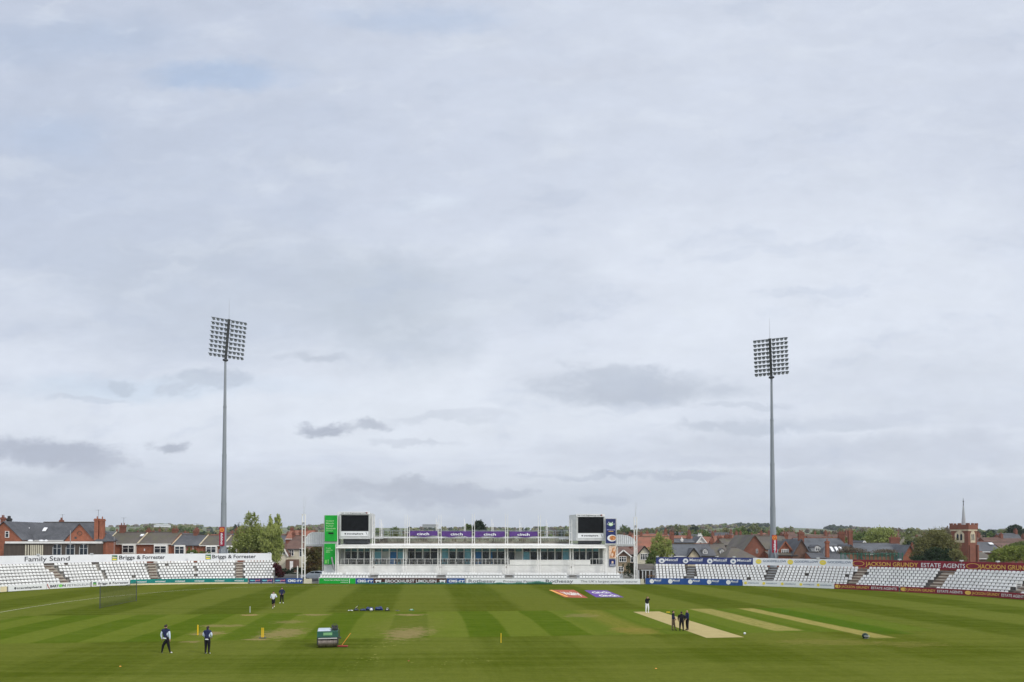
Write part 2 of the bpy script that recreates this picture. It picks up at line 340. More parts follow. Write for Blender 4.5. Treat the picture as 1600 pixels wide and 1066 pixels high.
UD = Vector((-.1159, .9933)); VD = Vector((.9933, .1159))       # along / across the pitches
def st(px, py):
    g = gnd(px, py); q = Vector((g.x, g.y)); return q.dot(VD), q.dot(UD)
def grass_material():
    m = bpy.data.materials.new('mown_grass'); m.use_nodes = True; t = NT(m.node_tree); b = t.n['Principled BSDF']
    b.inputs['Roughness'].default_value = .9; b.inputs['Specular IOR Level'].default_value = .0
    tc = t.n.new('ShaderNodeTexCoord'); P = tc.outputs['Object']; p = t.xyz(P)
    wob = t.mul(t.sub(t.noise(P, .08, 3), .5), .9)
    s = t.add(t.add(t.mul(p[0], VD.x), t.mul(p[1], VD.y)), wob)
    q = t.add(t.add(t.mul(p[0], UD.x), t.mul(p[1], UD.y)), wob)
    def stripes(c, phase, width, soft=.12):
        x = t.m('SINE', t.mul(t.sub(c, phase), math.pi / width)); return t.ss(x, -soft, soft)
    L = lin(113, 123, 69); D = lin(84, 99, 38)
    big = t.noise(P, .045, 4, .55)
    st1 = stripes(s, 3.7, 6.75, .35); st2 = stripes(q, 2.0, 6.9, .6)
    amt = t.mul(t.ss(big, .2, .75), 1.0)
    # lengthways stripes are strong far out, the cross stripes show in the near part
    near = t.ss(q, 60, 47)
    f = t.add(t.mul(st1, t.sub(.72, t.mul(near, .40))), t.mul(st2, t.add(.05, t.mul(near, .40))))
    f = t.add(f, t.mul(t.sub(t.noise(P, .35, 6, .65), .5), .55))
    f = t.add(f, t.mul(t.sub(t.noise(t.vec(t.mul(s, 1.6), t.mul(q, .12)), 1.0, 5, .7), .5), 1.0))
    f = t.m('ADD', f, t.mul(t.sub(big, .5), .5), clamp=True)
    streak = t.noise(t.vec(t.mul(p[0], .05), t.mul(p[1], .9)), 1.0, 6, .7)
    f = t.m('ADD', f, t.mul(t.sub(streak, .5), 2.3), clamp=True)
    c = t.mix(f, L, D)
    c = t.mix(t.mul(t.ss(t.noise(P, .02, 3), .35, .7), .35), c, lin(108, 112, 52))
    # the square
    (s0, t0), (s1, t1) = st(700, 996), st(700, 955.8)
    def band(x, a, b_, w=.25): return t.mul(t.ss(x, a - w, a + w), t.ss(x, b_ + w, b_ - w))
    sqr = t.mul(band(q, t0, t1, .35), band(s, -38, 41, .5))
    sc = stripes(s, 3.6, 3.1, .18)
    sq = t.mix(t.m('ADD', t.mul(sc, .78), t.add(t.mul(t.sub(t.noise(P, .5, 6, .7), .5), .75), t.mul(t.sub(streak, .5), 1.6)), clamp=True), lin(116, 130, 66), lin(81, 107, 30))
    sq = t.mix(t.mul(t.ss(s, 12.9, 14), .6), sq, lin(102, 122, 58))
    sq = t.mix(t.mul(t.ss(s, 1, -1), .2), sq, lin(104, 120, 56))
    c = t.mix(t.mul(sqr, .85), c, sq)
    grain = t.noise(t.vec(t.mul(s, 2.2), t.mul(q, .35)), 1.6, 4, .7)
    # strips across the square
    def strip(px0, px1, py, col, am, w=.35, ta=None, tb=None):
        nonlocal c
        a = st(px0, py)[0]; b_ = st(px1, py)[0]
        k = t.mul(band(s, a, b_, w), band(q, ta or t0, tb or t1, .5)); c = t.mix(t.mul(k, t.mul(t.ss(grain, .05, .6), am)), c, col)
    strip(905, 944, 956, lin(146, 140, 88), .6, .8)
    strip(1092, 1130, 956, lin(168, 160, 124), .95, .3, t0 + 1)
    strip(1176, 1202, 956, lin(172, 162, 124), .95, .25, t0 - 4)
    strip(1206, 1250, 956, lin(72, 110, 38), .5, .3, t0 - 2)
    c = t.mix(1.0, c, (.675, .655, .37), 'MULTIPLY')
    # worn earth
    SHADE = .74
    wn = t.noise(t.vec(t.mul(p[0], .8), t.mul(p[1], 1.5)), 1.1, 8, .8)
    def worn(px, py, rx, ry, am, col=lin(158, 138, 98)):
        nonlocal c
        g = gnd(px, py); k = g.y / F; rY = ry * g.y * g.y / (F * HC)
        a = t.mul(t.sub(p[0], g.x), 1 / (rx * k)); b_ = t.mul(t.sub(p[1], g.y), 1 / rY)
        r = t.m('SQRT', t.add(t.mul(a, a), t.mul(b_, b_)))
        k2 = t.ss(t.add(r, t.mul(t.sub(wn, .5), 5.2)), 1.05, .6); c = t.mix(t.mul(k2, am), c, [q_ * SHADE for q_ in col])
    worn(638, 989, 36, 10, .8); worn(640, 961, 26, 1.6, .8); worn(440, 990, 34, 9, .62); worn(405, 999, 30, 1.5, .6); worn(390, 961.3, 15, 1.4, .85, lin(168, 142, 100))
    worn(325, 990, 26, 3.2, .7, lin(160, 138, 98)); worn(300, 1003, 18, 1.6, .55); worn(345, 978, 40, 2.0, .5); worn(491, 961, 24, 1.5, .6); worn(990, 985, 40, 5, .5, lin(146, 128, 66)); worn(910, 962, 30, 3, .4)
    worn(1290, 1003, 90, 5, .35, lin(140, 128, 72)); worn(1420, 1007, 60, 5, .3, lin(140, 128, 72)); worn(640, 975, 60, 18, .3, lin(128, 124, 66)); worn(452, 972, 26, 3, .4)
    # scattered clippings
    def specks(px, py, rx, ry):
        nonlocal c
        g = gnd(px, py); k = g.y / F; rY = ry * g.y * g.y / (F * HC)
        a = t.mul(t.sub(p[0], g.x), 1 / (rx * k)); b_ = t.mul(t.sub(p[1], g.y), 1 / rY)
        r = t.m('SQRT', t.add(t.mul(a, a), t.mul(b_, b_)))
        k2 = t.mul(t.ss(r, 1.1, .6), t.ss(t.noise(t.vec(t.mul(p[0], .7), t.mul(p[1], 1.2)), 2.6, 4, .7), .60, .66)); c = t.mix(t.mul(k2, .75), c, lin(176, 172, 96))
    specks(600, 1005, 40, 10); specks(575, 1030, 30, 10); specks(690, 1040, 20, 8); specks(735, 1033, 40, 5); specks(645, 1032, 14, 4); specks(545, 1044, 12, 6)
    fine = t.noise(t.vec(t.mul(p[0], 1.0), t.mul(p[1], .45)), 7, 4, .7)
    fine2 = t.noise(t.vec(t.mul(p[0], .6), t.mul(p[1], 1.1)), 2.2, 6, .75)
    c = t.mix(1.0, c, t.vec(*(t.add(.40, t.add(t.mul(fine, .50), t.mul(fine2, .70))),) * 3), 'MULTIPLY')
    t.l.new(c, b.inputs['Base Color'])
    bp = t.n.new('ShaderNodeBump'); bp.inputs['Strength'].default_value = .12; t.l.new(fine, bp.inputs['Height']); t.l.new(bp.outputs[0], b.inputs['Normal'])
    return m
MATS['grass'] = grass_material()

# boundary of the ground: points under the perimeter boards, left to right
BN = [(-66, 62), (-72.5, 80), (-73.6, 95)] + [(gnd(px, py).x, gnd(px, py).y) for px, py in ((0, 926), (72, 921.3), (150, 917.0), (210, 914.6), (300, 912.9), (390, 912.3), (475, 912.4), (560, 912.8), (800, 913.0), (1000, 913.3), (1080, 914.2), (1160, 915.7), (1240, 918), (1303, 920.5), (1410, 925.6), (1471, 929), (1528, 932.5), (1600, 938))] + [(63.5, 84), (62.5, 70), (58, 56)]
def _cr(p0, p1, p2, p3, t):
    return .5 * ((2 * p1) + (-p0 + p2) * t + (2 * p0 - 5 * p1 + 4 * p2 - p3) * t * t + (-p0 + 3 * p1 - 3 * p2 + p3) * t ** 3)
import bisect
class Curve:
    def __init__(s, nodes):
        q = [Vector(p) for p in nodes]; P = []
        for i in range(1, len(q) - 2):
            for k in range(16): P.append(_cr(q[i - 1], q[i], q[i + 1], q[i + 2], k / 16))
        for _ in range(25): P[1:-1] = [(P[i - 1] + P[i] * 2 + P[i + 1]) / 4 for i in range(1, len(P) - 1)]
        s.P = P; s.S = [0]
        for a, b in zip(P, P[1:]): s.S.append(s.S[-1] + (b - a).length)
    def pt(s, u, off=0.0):
        S, P = s.S, s.P; u = max(0, min(S[-1] - .01, u)); i = min(max(0, bisect.bisect_right(S, u) - 1), len(P) - 2)
        p = P[i].lerp(P[i + 1], (u - S[i]) / (S[i + 1] - S[i]))
        n0 = []
        for j in (i, i + 1):
            d = P[min(len(P) - 1, j + 4)] - P[max(0, j - 4)]; n0.append(Vector((-d.y, d.x)).normalized())
        n = n0[0].lerp(n0[1], (u - S[i]) / (S[i + 1] - S[i])).normalized()       # outward
        return p + n * off
    def at(s, px, off=0.0, z=0.0):
        best, bs = 1e9, 0
        for k in range(0, int(s.S[-1] * 5)):
            p = s.pt(k / 5, off)
            if p.y < 20: continue
            d = abs(800 + F * p.x / p.y - px)
            if d < best: best, bs = d, k / 5
        return bs
CB = Curve(BN)
SN = [n for n in BN[:7]] + [(PX(300, 128.9), 128.9), (PX(375, 131.8), 131.8), (PX(430, 133.6), 133.6), (PX(500, 135.8), 135.8), (PX(560, 137.5), 137.5)]
CS = Curve(SN)                     # the family stand runs a little behind the boards at its right end
BS = CB.S; bpt = CB.pt; s_at = CB.at
def bmap(off, z=0.0): return lambda u, v: Vector((*bpt(u, off), v))

def build_field():
    inner = [bpt(k * 2.0, 1.0) for k in range(int(BS[-1] / 2))]
    pts = [(p.x, p.y, .004) for p in inner] + [(52, 30, .004), (40, -20, .004), (-45, -20, .004), (-58, 35, .004)]
    mb = MB(); k = len(pts); mb.v = [(0, 60, .004)] + pts
    for i in range(k): mb.f.append((0, 1 + (i + 1) % k, 1 + i)); mb.mi.append(0)
    struct(mb.build('cricket_field', 'grass'))
    # the match pitch
    m = bpy.data.materials.new('rolled_pitch'); m.use_nodes = True; t = NT(m.node_tree); b = t.n['Principled BSDF']; b.inputs['Roughness'].default_value = .9; b.inputs['Specular IOR Level'].default_value = .03
    tc = t.n.new('ShaderNodeTexCoord'); P = tc.outputs['Object']; p = t.xyz(P)
    n = t.noise(t.vec(t.mul(p[0], 1.0), t.mul(p[1], .5)), 1.6, 5, .65)
    t.l.new(t.mix(n, [q_ * .8 for q_ in lin(168, 153, 104)], [q_ * .8 for q_ in lin(198, 181, 130)]), b.inputs['Base Color'])
    A, B_, C, D = [gnd(*q) for q in ((989, 956.2), (1030, 955.6), (1163, 996), (1104, 997))]
    mb = MB(); n_ = 24
    for i in range(n_):
        k0, k1 = i / n_, (i + 1) / n_
        q = [A.lerp(D, k0), B_.lerp(C, k0), B_.lerp(C, k1), A.lerp(D, k1)]; mb.face([(v.x, v.y, .010) for v in q][::-1])
    struct(mb.build('pitch', m))
    # painted boundary line on the left
    ln = [(-15, 959.3), (0, 957), (50, 948.6), (101, 941), (155, 934.3), (216, 928.3), (275, 923.2), (337, 919.3), (400, 917.3), (470, 915.6), (545, 914.9)]
    g = [gnd(*q) for q in ln]; mb = MB()
    for a, b2 in zip(g, g[1:]):
        d = (b2 - a).normalized(); nn = Vector((-d.y, d.x, 0)) * .055
        mb.face([(*(a - nn).xy, .012), (*(b2 - nn).xy, .012), (*(b2 + nn).xy, .012), (*(a + nn).xy, .012)])
    struct(mb.build('boundary_line', mat('line_white', (.5, .5, .38), .8, .3, 1.2)))
build_field()

# painted sponsor marks on the grass, lettering stretched to be read from the cameras
def lawn_mark(label, corners, base, items):
    A, B_, C, D = [gnd(*q) for q in corners]          # far-left, far-right, near-right, near-left
    def mp(u, v, z=.014): a = D.lerp(C, u); b = A.lerp(B_, u); q = a.lerp(b, v); return Vector((q.x, q.y, z))
    mb = MB(); n = 10
    for i in range(n): mb.face([mp(i / n, 0), mp((i + 1) / n, 0), mp((i + 1) / n, 1), mp(i / n, 1)])
    o = mb.build('lawn_logo', base); tag(o, label, 'painted logo', 'painted logos on the outfield')
    mb = MB()
    for it in items:
        if it[0] == 'poly': shape(mb, it[1], lambda u, v: mp(u, v, .019), it[2])
        else: write(mb, it[1], lambda u, v: mp(u, v, .022), it[2], it[3], it[4], it[5], it[6], .02)
    mb.build('lettering', [mat('lawn_white', (.7, .7, .66), .8, .2, 2), mat('lawn_orange', (.75, .36, .07), .8, .25, 2)], o)
lawn_mark('red painted sponsor logo with orange edge and white letters on the outfield', ((858, 922), (897, 922), (919, 934.6), (882, 933.6)), mat('lawn_red', (.36, .085, .045), .85, .3, 2),
          [('poly', [(-.02, .98), (.10, .98), (.24, .10), (.13, .06)], 1), ('txt', 'Vitality', .27, .93, .30, .42, 0)])
lawn_mark('purple painted sponsor logo with white letters on the outfield', ((913, 922.6), (948, 922.6), (975, 933.6), (931, 933.4)), mat('lawn_purple', (.12, .05, .26), .85, .3, 2),
          [('txt', 'cinch', .16, .88, .52, .34, 0), ('txt', 'cinch', .22, .92, .10, .30, 0)])

# ------------------------------------------------------------------ perimeter boards
def bboard(px0, px1, h, m, label, marks=(), foot=None, thick=.10, z0=.05, group='advertising boards round the boundary'):
    s0, s1 = s_at(px0), s_at(px1); s1 -= .06
    n = max(2, int((s1 - s0) / .45)); mb = MB()
    for i in range(n):
        a, b = s0 + (s1 - s0) * i / n, s0 + (s1 - s0) * (i + 1) / n
        p = [bpt(a), bpt(b), bpt(b, thick), bpt(a, thick)]
        mb.hexa([(q.x, q.y, z0) for q in p] + [(q.x, q.y, z0 + h) for q in p])
    o = mb.build('advertising_board', m); tag(o, label, 'advertising board', group)
    if foot:
        mb = MB()
        for i in range(n):
            a, b = s0 + (s1 - s0) * i / n, s0 + (s1 - s0) * (i + 1) / n
            p = [bpt(a, -.03), bpt(b, -.03), bpt(b, thick - .03), bpt(a, thick - .03)]
            mb.hexa([(q.x, q.y, .01) for q in p] + [(q.x, q.y, foot[1]) for q in p])
        mb.build('foot_strip', foot[0], o)
    mb = MB(); mats = []
    def mi(nm):
        if nm not in mats: mats.append(nm)
        return mats.index(nm)
    W = s1 - s0; f = bmap(-.025)
    for it in marks:
        k = it[0]
        if k == 't': write(mb, it[1], f, s0 + it[2] * W, s0 + it[3] * W, z0 + it[4] * h, it[5] * h, mi(it[6]), it[7] if len(it) > 7 else .012)
        if k == 'd': disc(mb, s0 + it[1] * W, z0 + it[2] * h, it[3], it[3] if len(it) < 6 else it[5], bmap(-.020), mi(it[4]))
        if k == 'r': shape(mb, [(s0 + it[1] * W, z0 + it[3] * h), (s0 + it[2] * W, z0 + it[3] * h), (s0 + it[2] * W, z0 + it[4] * h), (s0 + it[1] * W, z0 + it[4] * h)], bmap(-.015), mi(it[5]))
        if k == 'p': shape(mb, [(s0 + a * W, z0 + b * h) for a, b in it[1]], bmap(-.030), mi(it[2]))
    if mb.f: mb.build('lettering', mats, o)
    return o
def bf_logo(u0, u1, v0=.15, v1=.85):
    w = u1 - u0; d = v1 - v0
    return [('r', u0, u1, v0, v1, 'logo_green'), ('p', [(u0 + .06 * w, v0 + .08 * d), (u1 - .25 * w, v0 + .08 * d), (u1 - .06 * w, v0 + .30 * d), (u0 + .06 * w, v0 + .36 * d)], 'cream'),
            ('p', [(u0 + .06 * w, v0 + .46 * d), (u1 - .12 * w, v0 + .40 * d), (u1 - .06 * w, v0 + .62 * d), (u0 + .06 * w, v0 + .74 * d)], 'leaf_logo')]
bboard(-60, 3, .80, 'panel_white', 'plain white hoarding at the left end of the family stand')
bboard(3.4, 14, .74, 'cream', 'cream gate panel beside the travel hoarding at the foot of the family stand')
bboard(14.5, 74, .80, 'panel_white', 'white hoarding reading travelsphere below the family stand seats', [('t', 'travelsphere', .22, .88, .34, .34, 'ink', .02), ('d', .18, .5, .17, 'ink'), ('d', .18, .5, .07, 'panel_white')])
bboard(74.3, 144, .80, 'panel_white', 'white hoarding reading Barton Petroleum with a red curve and green ring', [('p', [(.0, .95), (.02, .95), (.045, .35), (.075, .08), (.06, .06), (.03, .3)], 'red'), ('t', 'BART', .08, .27, .28, .44, 'ink', .03), ('d', .315, .5, .30, 'leaf_logo', .24), ('d', .315, .5, .17, 'panel_white', .13), ('t', 'N', .36, .43, .28, .44, 'ink', .03), ('t', 'PETROLEUM', .47, .98, .28, .42, 'ink_grey', 0)])
bboard(144.3, 204, .80, 'panel_white', 'white hoarding reading Briggs and Forrester behind the practice net', bf_logo(.03, .12) + [('t', 'Briggs & Forrester', .17, .97, .34, .44, 'ink', .015)])
tl = []
for q in (221, 252, 283, 313, 344, 375):
    c = (s_at(q) - s_at(204.3)) / (s_at(389) - s_at(204.3)); tl += [('t', 'wickstead', c - .042, c + .042, .42, .32, 'panel_white', .02)]
bboard(204.3, 389, .88, 'teal', 'long teal board with repeated white names and a cream foot strip', tl, foot=('cream', .26), thick=.1)
for k, (a, b) in enumerate(((389.3, 408.6), (409, 428.2), (428.6, 447.8))):
    bboard(a, b, .86, 'navy', ['navy board with cyan and pink lettering next to the teal board', 'middle of the three navy boards with cyan and pink lettering', 'navy board with cyan and pink lettering beside the CMG board'][k],
           [('t', 'team', .08, .52, .46, .34, 'sky_cyan', .03), ('t', 'prod', .53, .92, .46, .34, 'pink', .03), ('r', .04, .96, .06, .16, 'panel_white')])
cmg = [('t', 'CMG', .10, .58, .30, .44, 'panel_white', .05), ('p', [(.62, .44), (.70, .44), (.70, .54), (.62, .54)], 'panel_white'), ('p', [(.71, .28), (.76, .28), (.76, .60), (.86, .60), (.86, .28), (.91, .28), (.91, .54), (.99, .54), (.99, .64), (.71, .72)], 'panel_white')]
bboard(448.2, 473.6, .88, 'metcalf_blue', 'blue CMG board beside the tall white mast and car', cmg)
bboard(474.6, 488, .80, 'cream_render', 'low pale ribbed gate panel in front of the silver car')
bboard(499.5, 556.6, .90, 'sign_green', 'bright green board with small white lettering below the green tower', [('t', 'Personal Injury & Medical Negligence', .14, .80, .60, .17, 'panel_white', .02), ('t', 'solicitors', .60, .80, .22, .15, 'panel_white', .02), ('r', .835, .85, .1, .92, 'panel_white')])
bboard(556.9, 583.6, .90, 'metcalf_blue', 'blue CMG board between the green and the brown board', cmg)
def bull(u): 
    return [('p', [(u, .60), (u + .015, .72), (u + .06, .66), (u + .085, .74), (u + .085, .5), (u + .075, .2), (u + .065, .2), (u + .06, .42), (u + .03, .42), (u + .022, .2), (u + .012, .2), (u + .01, .45)], 'panel_white')]
bboard(583.9, 698.2, .92, 'brown_board', 'dark brown board reading Brockhurst Limousin with white cattle', bull(.02) + [('t', 'BROCKHURST LIMOUSIN', .16, .86, .24, .52, 'panel_white', .015)] + bull(.90))
bboard(698.5, 727.6, .90, 'metcalf_blue', 'blue CMG board between the brown and the white boards', cmg)
bboard(727.9, 853.4, .86, 'panel_white', 'white board reading Rothesay Protecting Pensions', [('t', 'Rothesay', .03, .37, .27, .58, 'ink_grey', .01), ('t', 'Protecting Pensions', .47, .92, .30, .42, 'ink_grey', -.003)], foot=('teal', .20))
bboard(853.7, 1000, .86, 'panel_white', 'white board reading Rothesay, largest pension insurer', [('t', 'Rothesay', .0, .29, .27, .58, 'ink_grey', .01), ('t', "The UK's largest pension insurer", .37, .975, .30, .44, 'ink_grey', -.003)])
bboard(1000.2, 1007, .86, 'cream_render', 'short blank cream board beside the blue boards')
def mlogo(c, w, h=1.0):
    return [('d', c - .038, .5, .36, 'panel_white', .36), ('d', c - .038, .47, .15, 'metcalf_blue', .13), ('t', 'Metcalf', c - .012, c + .062, .50, .34, 'panel_white', .015), ('r', c - .012, c + .05, .28, .33, 'slate_blue')]
mk = []
for q in (1023, 1053, 1083.5, 1114, 1144.5): mk += mlogo((s_at(q) - s_at(1007.5)) / (s_at(1160) - s_at(1007.5)), 1)
bboard(1007.5, 1160, .98, 'metcalf_blue', 'long bright blue board with five white Metcalf logos', mk)
mk = []
for q in (1176, 1205, 1234, 1263, 1291):
    c = (s_at(q) - s_at(1160.4)) / (s_at(1303) - s_at(1160.4)); mk += [('d', c - .085, .52, .22, 'sun_yellow'), ('t', 'GOODFELLOW', c - .062, c + .062, .44, .2, 'slate_blue', .01)]
bboard(1160.4, 1303, .86, 'panel_white', 'long white board with yellow suns and small Goodfellow names', mk)
def jg(scale=1.0): return [('d', .055, .5, .42, 'gold', .26), ('d', .055, .5, .36, 'maroon', .21), ('t', 'jackson grundy', .028, .082, .46, .1, 'gold', .01), ('t', 'JACKSON GRUNDY', .115, .56, .28, .46, 'gold', .006), ('t', 'ESTATE AGENTS', .59, .975, .28, .44, 'panel_white', .006)]
for k, (a, b) in enumerate(((1303.4, 1404), (1404.5, 1506), (1506.5, 1604), (1604.5, 1690))):
    if k < 3: bboard(a, b, .76, 'maroon', ['maroon Jackson Grundy board beside the white Goodfellow board', 'maroon Jackson Grundy board between two others, below the widest block of seats', 'maroon Jackson Grundy board at the right edge, nearest the small white gate'][k], jg())

# ------------------------------------------------------------------ stands with tip-up seats
def seat_mesh():
    mb = MB()
    mb.hexa([(-.22, -.03, .42), (.22, -.03, .42), (.22, .03, .42), (-.22, .03, .42), (-.20, .06, .78), (.20, .06, .78), (.20, .10, .78), (-.20, .10, .78)], 0)
    mb.hexa([(-.20, -.15, .43), (.20, -.15, .43), (.20, -.04, .42), (-.20, -.04, .42), (-.19, -.11, .64), (.19, -.11, .64), (.19, -.05, .64), (-.19, -.05, .64)], 0)
    mb.box(-.03, .03, -.04, .06, .0, .42, 1)
    return mb
SM = seat_mesh(); SEAT_ME = None
def put_seats(stand, spots, keep=100):
    """spots: (x, y, z, rz). The nearest ones are parts of their own, the others one part"""
    global SEAT_ME
    spots = sorted(spots, key=lambda q: q[0] ** 2 + q[1] ** 2)
    for q in spots[:keep]:
        if SEAT_ME is None:
            o = SM.build('seat', ['seat_white', 'dark_metal'], stand); SEAT_ME = o.data
        else:
            o = bpy.data.objects.new('seat', SEAT_ME); COL.objects.link(o); o.parent = stand
        o.location = q[:3]; o.rotation_euler = (random.uniform(-.03, .03), 0, q[3])
    mb = MB()
    for x, y, z, rz in spots[keep:]:
        c, s_ = math.cos(rz), math.sin(rz); k = len(mb.v)
        mb.v += [(x + c * a - s_ * b, y + s_ * a + c * b, z + d) for a, b, d in SM.v]
        mb.f += [tuple(k + i for i in f) for f in SM.f]; mb.mi += SM.mi
    if mb.f: o = mb.build('seat_rows', ['seat_white', 'dark_metal'], stand); o['kind'] = 'stuff'
def curved_stand(label, s0, s1, rows, off0, dstep, z0, rise, aisles, gaps=(), panels=(), aisle_mat='step_tan', pitch=.53, missing=.02, base='concrete', endwalls=(True, True), cv=None):
    bpt = (cv or CB).pt
    root = thing('grandstand', label, 'grandstand', (*bpt((s0 + s1) / 2, off0 + 3), 0), 0, 'seating stands round the boundary')
    inv = Vector(root.location)
    def loc(v): return tuple(Vector(v) - inv)
    n = int((s1 - s0) / 1.0) + 1; ss = [s0 + (s1 - s0) * i / n for i in range(n + 1)]
    mb = MB()
    for r in range(rows + 1):
        o0 = off0 + r * dstep; o1 = o0 + dstep + (0.9 if r == rows else 0); zz = z0 + min(r, rows) * rise; zb = z0 + (r - 1) * rise if r else .0
        for a, b in zip(ss, ss[1:]):
            pa, pb = bpt(a, o0), bpt(b, o0); qa, qb = bpt(a, o1), bpt(b, o1)
            mb.face([loc((*pa, zb)), loc((*pb, zb)), loc((*pb, zz)), loc((*pa, zz))])
            mb.face([loc((*pa, zz)), loc((*pb, zz)), loc((*qb, zz)), loc((*qa, zz))])
    for e, on in zip((s0, s1), endwalls):
        if on:
            for r in range(rows + 1):
                p, q = bpt(e, off0 + r * dstep), bpt(e, off0 + (r + 1) * dstep); zz = z0 + r * rise
                mb.face([loc((*p, 0)), loc((*q, 0)), loc((*q, zz + .55)), loc((*p, zz + .55))], 1)
    mb.build('terrace', [base, 'panel_white'], root)
    for (a, b) in aisles:                                     # (s at the foot, half width)
        mb = MB()
        for r in range(rows * 2):
            o0 = off0 + r * dstep / 2; zt = z0 + r * rise / 2 + .13
            c = [bpt(a - b, o0), bpt(a + b, o0), bpt(a + b, o0 + dstep / 2 - .02), bpt(a - b, o0 + dstep / 2 - .02)]
            mb.hexa([loc((q.x, q.y, zt - .14)) for q in c] + [loc((q.x, q.y, zt)) for q in c], r % 2)
        mb.build('aisle_steps', [aisle_mat, 'step_dark' if aisle_mat == 'step_tan' else 'concrete_dark'], root)
    spots = []
    for r in range(rows):
        o = off0 + r * dstep + .42; zz = z0 + r * rise; s = s0 + .3; gap_k = 0
        while s < s1 - .3:
            p, p2 = bpt(s, o), bpt(s + .25, o); sc = (p2 - p).length / .25
            ok = all(abs(s - a) > b + .24 for a, b in aisles) and all(abs(s - g) > .16 or r < 1 for g in gaps)
            if ok and random.random() > missing:
                d = p2 - p; spots.append((p.x - inv.x, p.y - inv.y, zz - inv.z, math.atan2(d.y, d.x)))
            s += pitch / max(.5, sc)
    world = [(x + inv.x, y + inv.y, z, a) for x, y, z, a in spots]
    order = sorted(range(len(spots)), key=lambda i: world[i][0] ** 2 + world[i][1] ** 2)
    o_ = [spots[i] for i in order]
    _put_sorted(root, o_)
    for (a, b, za, zb, offp, m, marks) in panels:             # back panels with their lettering
        mb = MB(); k = max(2, int((b - a) / .45))
        for i in range(k):
            u, v = a + (b - a) * i / k, a + (b - a) * (i + 1) / k
            p = [bpt(u, offp), bpt(v, offp), bpt(v, offp + .12), bpt(u, offp + .12)]
            zz0 = za if not callable(za) else None
            mb.hexa([loc((q.x, q.y, za)) for q in p] + [loc((q.x, q.y, zb)) for q in p])
        pan = mb.build('back_panel', m, root); mb = MB(); mats = []
        def mi(nm):
            if nm not in mats: mats.append(nm)
            return mats.index(nm)
        W = zb - za
        f = lambda u, v: Vector(loc((*bpt(u, offp - .030), v))); f2 = lambda u, v: Vector(loc((*bpt(u, offp - .018), v))); f3 = lambda u, v: Vector(loc((*bpt(u, offp - .045), v)))
        for it in marks:
            if it[0] == 't': write(mb, it[1], f, it[2], it[3], za + it[4] * W, it[5] * W, mi(it[6]), it[7] if len(it) > 7 else .012)
            if it[0] == 'd': disc(mb, it[1], za + it[2] * W, it[3], it[4], [f2, f, f3][it[6] if len(it) > 6 else 0], mi(it[5]), 18)
            if it[0] == 'p': shape(mb, [(q[0], za + q[1] * W) for q in it[1]], [f2, f, f3][it[3] if len(it) > 3 else 0], mi(it[2]))
        if mb.f: mb.build('lettering', mats, pan)
        mb = MB()
        for i in range(int((b - a) / 6)):                     # posts behind the panel
            p = bpt(a + 3 + 6 * i, offp + .2); mb.box(p.x - inv.x - .06, p.x - inv.x + .06, p.y - inv.y - .06, p.y - inv.y + .06, .0, zb - .1)
        if mb.f: mb.build('panel_post', 'galvanised', root)
    return root
def _put_sorted(root, spots, keep=100):
    global SEAT_ME
    for q in spots[:keep]:
        if SEAT_ME is None: o = SM.build('seat', ['seat_white', 'dark_metal'], root); SEAT_ME = o.data
        else: o = bpy.data.objects.new('seat', SEAT_ME); COL.objects.link(o); o.parent = root
        o.location = q[:3]; o.rotation_euler = (random.uniform(-.02, .02), 0, q[3])
    mb = MB()
    for x, y, z, rz in spots[keep:]:
        c, s_ = math.cos(rz), math.sin(rz); k = len(mb.v)
        mb.v += [(x + c * a - s_ * b, y + s_ * a + c * b, z + d) for a, b, d in SM.v]
        mb.f += [tuple(k + i for i in f) for f in SM.f]; mb.mi += SM.mi
    if mb.f: o = mb.build('seat_rows', ['seat_white', 'dark_metal'], root); o['kind'] = 'stuff'

# family stand, left
def sx(px, off): return s_at(px, off)
OP = 7.3
def bflogo_p(u, w, a=.16, b=.86):
    h = b - a
    return [('p', [(u, a), (u + w, a), (u + w, b), (u, b)], 'logo_green'), ('p', [(u + .07 * w, a + .08 * h), (u + .8 * w, a + .08 * h), (u + .93 * w, a + .3 * h), (u + .07 * w, a + .38 * h)], 'sun_yellow', 1), ('p', [(u + .07 * w, a + .48 * h), (u + .85 * w, a + .44 * h), (u + .93 * w, a + .62 * h), (u + .07 * w, a + .78 * h)], 'cream', 1)]
_sa = s_at; s_at = CS.at
SL0, SL1 = s_at(-60, 1), s_at(430, 1.5)
pm = [('t', 'Family Stand', sx(39, OP), sx(109.5, OP), .28, .58, 'ink', .004)]
pm += bflogo_p(sx(175, OP), sx(184.8, OP) - sx(175, OP)) + [('t', 'Briggs & Forrester', sx(187.5, OP), sx(258, OP), .32, .50, 'ink', .015)]
pm += bflogo_p(sx(320.5, OP), sx(330.5, OP) - sx(320.5, OP)) + [('t', 'Briggs & Forrester', sx(332.5, OP), sx(400, OP), .32, .50, 'ink', .015)]
curved_stand('long white seated family stand with white sign panel at the back, left side', SL0, SL1, 7, 1.1, .8, .25, .44,
             [(s_at(107, 1.2), .56), (s_at(244, 1.2), .54), (s_at(375.5, 1.2), .52)], [s_at(12, 1.2), s_at(171, 1.2), s_at(308, 1.2)],
             [(SL0, sx(425, OP), 3.66, 4.92, OP, 'panel_white', pm)], missing=.004, cv=CS)
s_at = _sa
